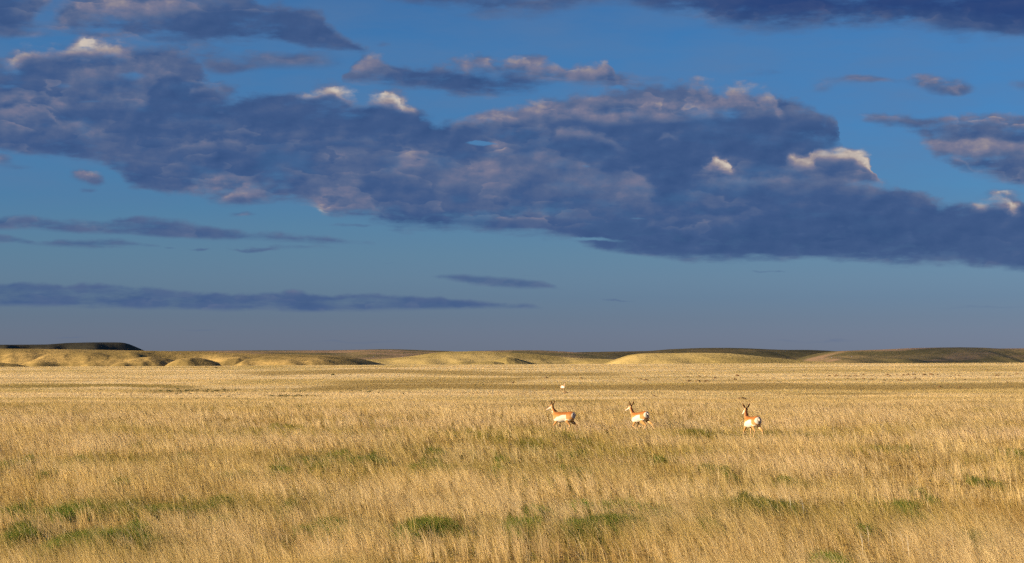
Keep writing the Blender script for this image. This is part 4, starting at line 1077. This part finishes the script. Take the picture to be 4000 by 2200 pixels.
    nc = blend(nc, WHITE, band)
    nc = blend(nc, MANE, sstep(ang, 104, 126) * sstep(along, .02, .2))
    C[nk_] = nc[nk_]
    # head
    H = np.array([to_head(p) for p in P])
    axz = np.interp(H[:, 0], [-.05, 0, .075, .15, .22, .275, .30], [0, 0, -.025, -.06, -.095, -.122, -.134])
    dz = H[:, 2] - axz
    hc = np.repeat((BUFF * .6 + RUST * .4)[None], len(P), 0)
    hc = blend(hc, WHITE, (1 - sstep(dz, -.012, .016)) * sstep(H[:, 0], .0, .04))
    hc = blend(hc, BLACK * 1.6, sstep(dz, .012, .032) * sstep(H[:, 0], .09, .14))
    hc = blend(hc, BLACK, sstep(H[:, 0], .275, .292) * sstep(dz, -.012, .004))
    hc = blend(hc, CREAM, np.exp(-((H[:, 0] + .0) / .022) ** 2) * sstep(np.abs(H[:, 1]), .045, .06) * (1 - sstep(dz, .03, .06)))
    hc = blend(hc, MANE, sstep(-H[:, 0], .035, .07))
    hh = lab == 2; C[hh] = hc[hh]
    ee = lab == 3
    C[ee] = (MANE * .6 + RUST * .32)
    at = body_me.color_attributes.new('tint', 'FLOAT_COLOR', 'POINT')
    at.data.foreach_set('color', np.concatenate([C, np.ones((len(C), 1))], 1).astype(np.float32).ravel())
    body_me.materials.clear(); body_me.materials.append(COAT)
    body_me.polygons.foreach_set('use_smooth', np.ones(len(body_me.polygons), bool))
    body = link(bpy.data.objects.new('body', body_me)); body.parent = root
    # --- horns, eyes, hooves
    for s in (1, -1):
        b2 = bmesh.new()
        h0, h1, h2, h3 = HD(V(.045, .032 * s, .04)), HD(V(.05, .040 * s, .04 + .5 * horn_len)), HD(V(.045, .045 * s, .05 + .85 * horn_len)), HD(V(.025, .036 * s, .055 + horn_len))
        tube(b2, resample([(h0, .016, .012), (h1, .013, .010), (h2, .009, .007), (h3, .003, .003)], 3), up=V(1, 0, 0), nseg=8)
        m_ = bpy.data.meshes.new('horn'); b2.to_mesh(m_); b2.free(); m_.materials.append(HORN_M)
        o = link(bpy.data.objects.new('horn', m_)); o.parent = root
        b2 = bmesh.new(); bmesh.ops.create_uvsphere(b2, u_segments=12, v_segments=8, radius=.019)
        bmesh.ops.translate(b2, verts=b2.verts, vec=HD(V(.07, .055 * s, .005)))
        m_ = bpy.data.meshes.new('eye'); b2.to_mesh(m_); b2.free(); m_.materials.append(EYE_M)
        o = link(bpy.data.objects.new('eye', m_)); o.parent = root
    for a, b in toes:
        d = (b - a); d /= np.linalg.norm(d)
        b2 = bmesh.new()
        tube(b2, [(b - d * .035, .027, .024), (b - d * .004, .032, .027), (b + d * .014 + V(.012, 0, 0), .016, .018)], up=V(1, 0, 0), nseg=10)
        m_ = bpy.data.meshes.new('hoof'); b2.to_mesh(m_); b2.free(); m_.materials.append(HOOF_M)
        o = link(bpy.data.objects.new('hoof', m_)); o.parent = root
    return root

def fore(s, kx, kz, fx, fz, tx, tz, ex=.24, ez=.47):
    return [(.29, .085 * s, .66), (ex, .098 * s, ez), (kx, .095 * s, kz), (fx, .092 * s, fz), (tx, .092 * s, tz)]
def hind(s, hx, hz, fx, fz, tx, tz, sx=-.25, sz=.50):
    return [(-.38, .07 * s, .70), (sx, .115 * s, sz), (hx, .10 * s, hz), (fx, .095 * s, fz), (tx, .095 * s, tz)]

D2R = math.radians
# trotting left, almost side on: near foreleg reaching, hind legs spread
pronghorn('leftmost of three running pronghorn, trotting side on with white flank and rust back', (2201, 1692), D2R(180 - 25),
          [fore(1, .42, .32, .38, .14, .40, .05, .29, .46), fore(-1, .20, .28, .15, .09, .17, .01), hind(1, -.34, .33, -.25, .12, -.22, .02, -.20, .50), hind(-1, -.54, .34, -.58, .14, -.60, .04, -.30, .50)],
          neck=(D2R(0), D2R(-4)), head=(D2R(-6), D2R(-6)), horn_len=.085, scale=1.06)
# galloping, gathered, seen a little from behind
pronghorn('middle running pronghorn, galloping with forelegs tucked under and hind leg kicked back', (2497, 1694), D2R(180 - 50),
          [fore(1, .30, .28, .14, .22, .10, .13, .22, .46), fore(-1, .24, .26, .08, .30, .02, .22, .20, .44), hind(1, -.50, .34, -.34, .16, -.30, .06, -.22, .48), hind(-1, -.66, .40, -.78, .22, -.84, .14, -.32, .50)],
          neck=(D2R(6), D2R(2)), head=(D2R(7), D2R(-4)), horn_len=.06, pitch=D2R(-5), scale=1.04, lift=.03)
# running away, white rump to the camera
pronghorn('rightmost running pronghorn, seen from behind with round white rump and dark nape', (2936, 1715), D2R(180 - 64),
          [fore(1, .44, .30, .52, .12, .56, .02, .33, .46), fore(-1, .24, .28, .22, .09, .24, .0), hind(1, -.36, .34, -.24, .12, -.20, .02, -.20, .50), hind(-1, -.58, .33, -.62, .12, -.62, .01, -.30, .50)],
          neck=(D2R(-3), D2R(8)), head=(D2R(0), D2R(-10)), horn_len=.035, scale=1.06)
# far off, standing and looking back at the camera
pronghorn('tiny distant pronghorn standing alone far beyond the others, facing the viewer', (2199, 1531), D2R(-62),
          [fore(1, .28, .28, .28, .09, .30, 0), fore(-1, .26, .28, .25, .09, .27, 0), hind(1, -.42, .33, -.37, .10, -.35, 0), hind(-1, -.44, .33, -.40, .10, -.38, 0)],
          neck=(D2R(0), D2R(8)), head=(D2R(-10), 0), horn_len=.10, scale=1.15, pale=1.0)
#MARK_ANTELOPE
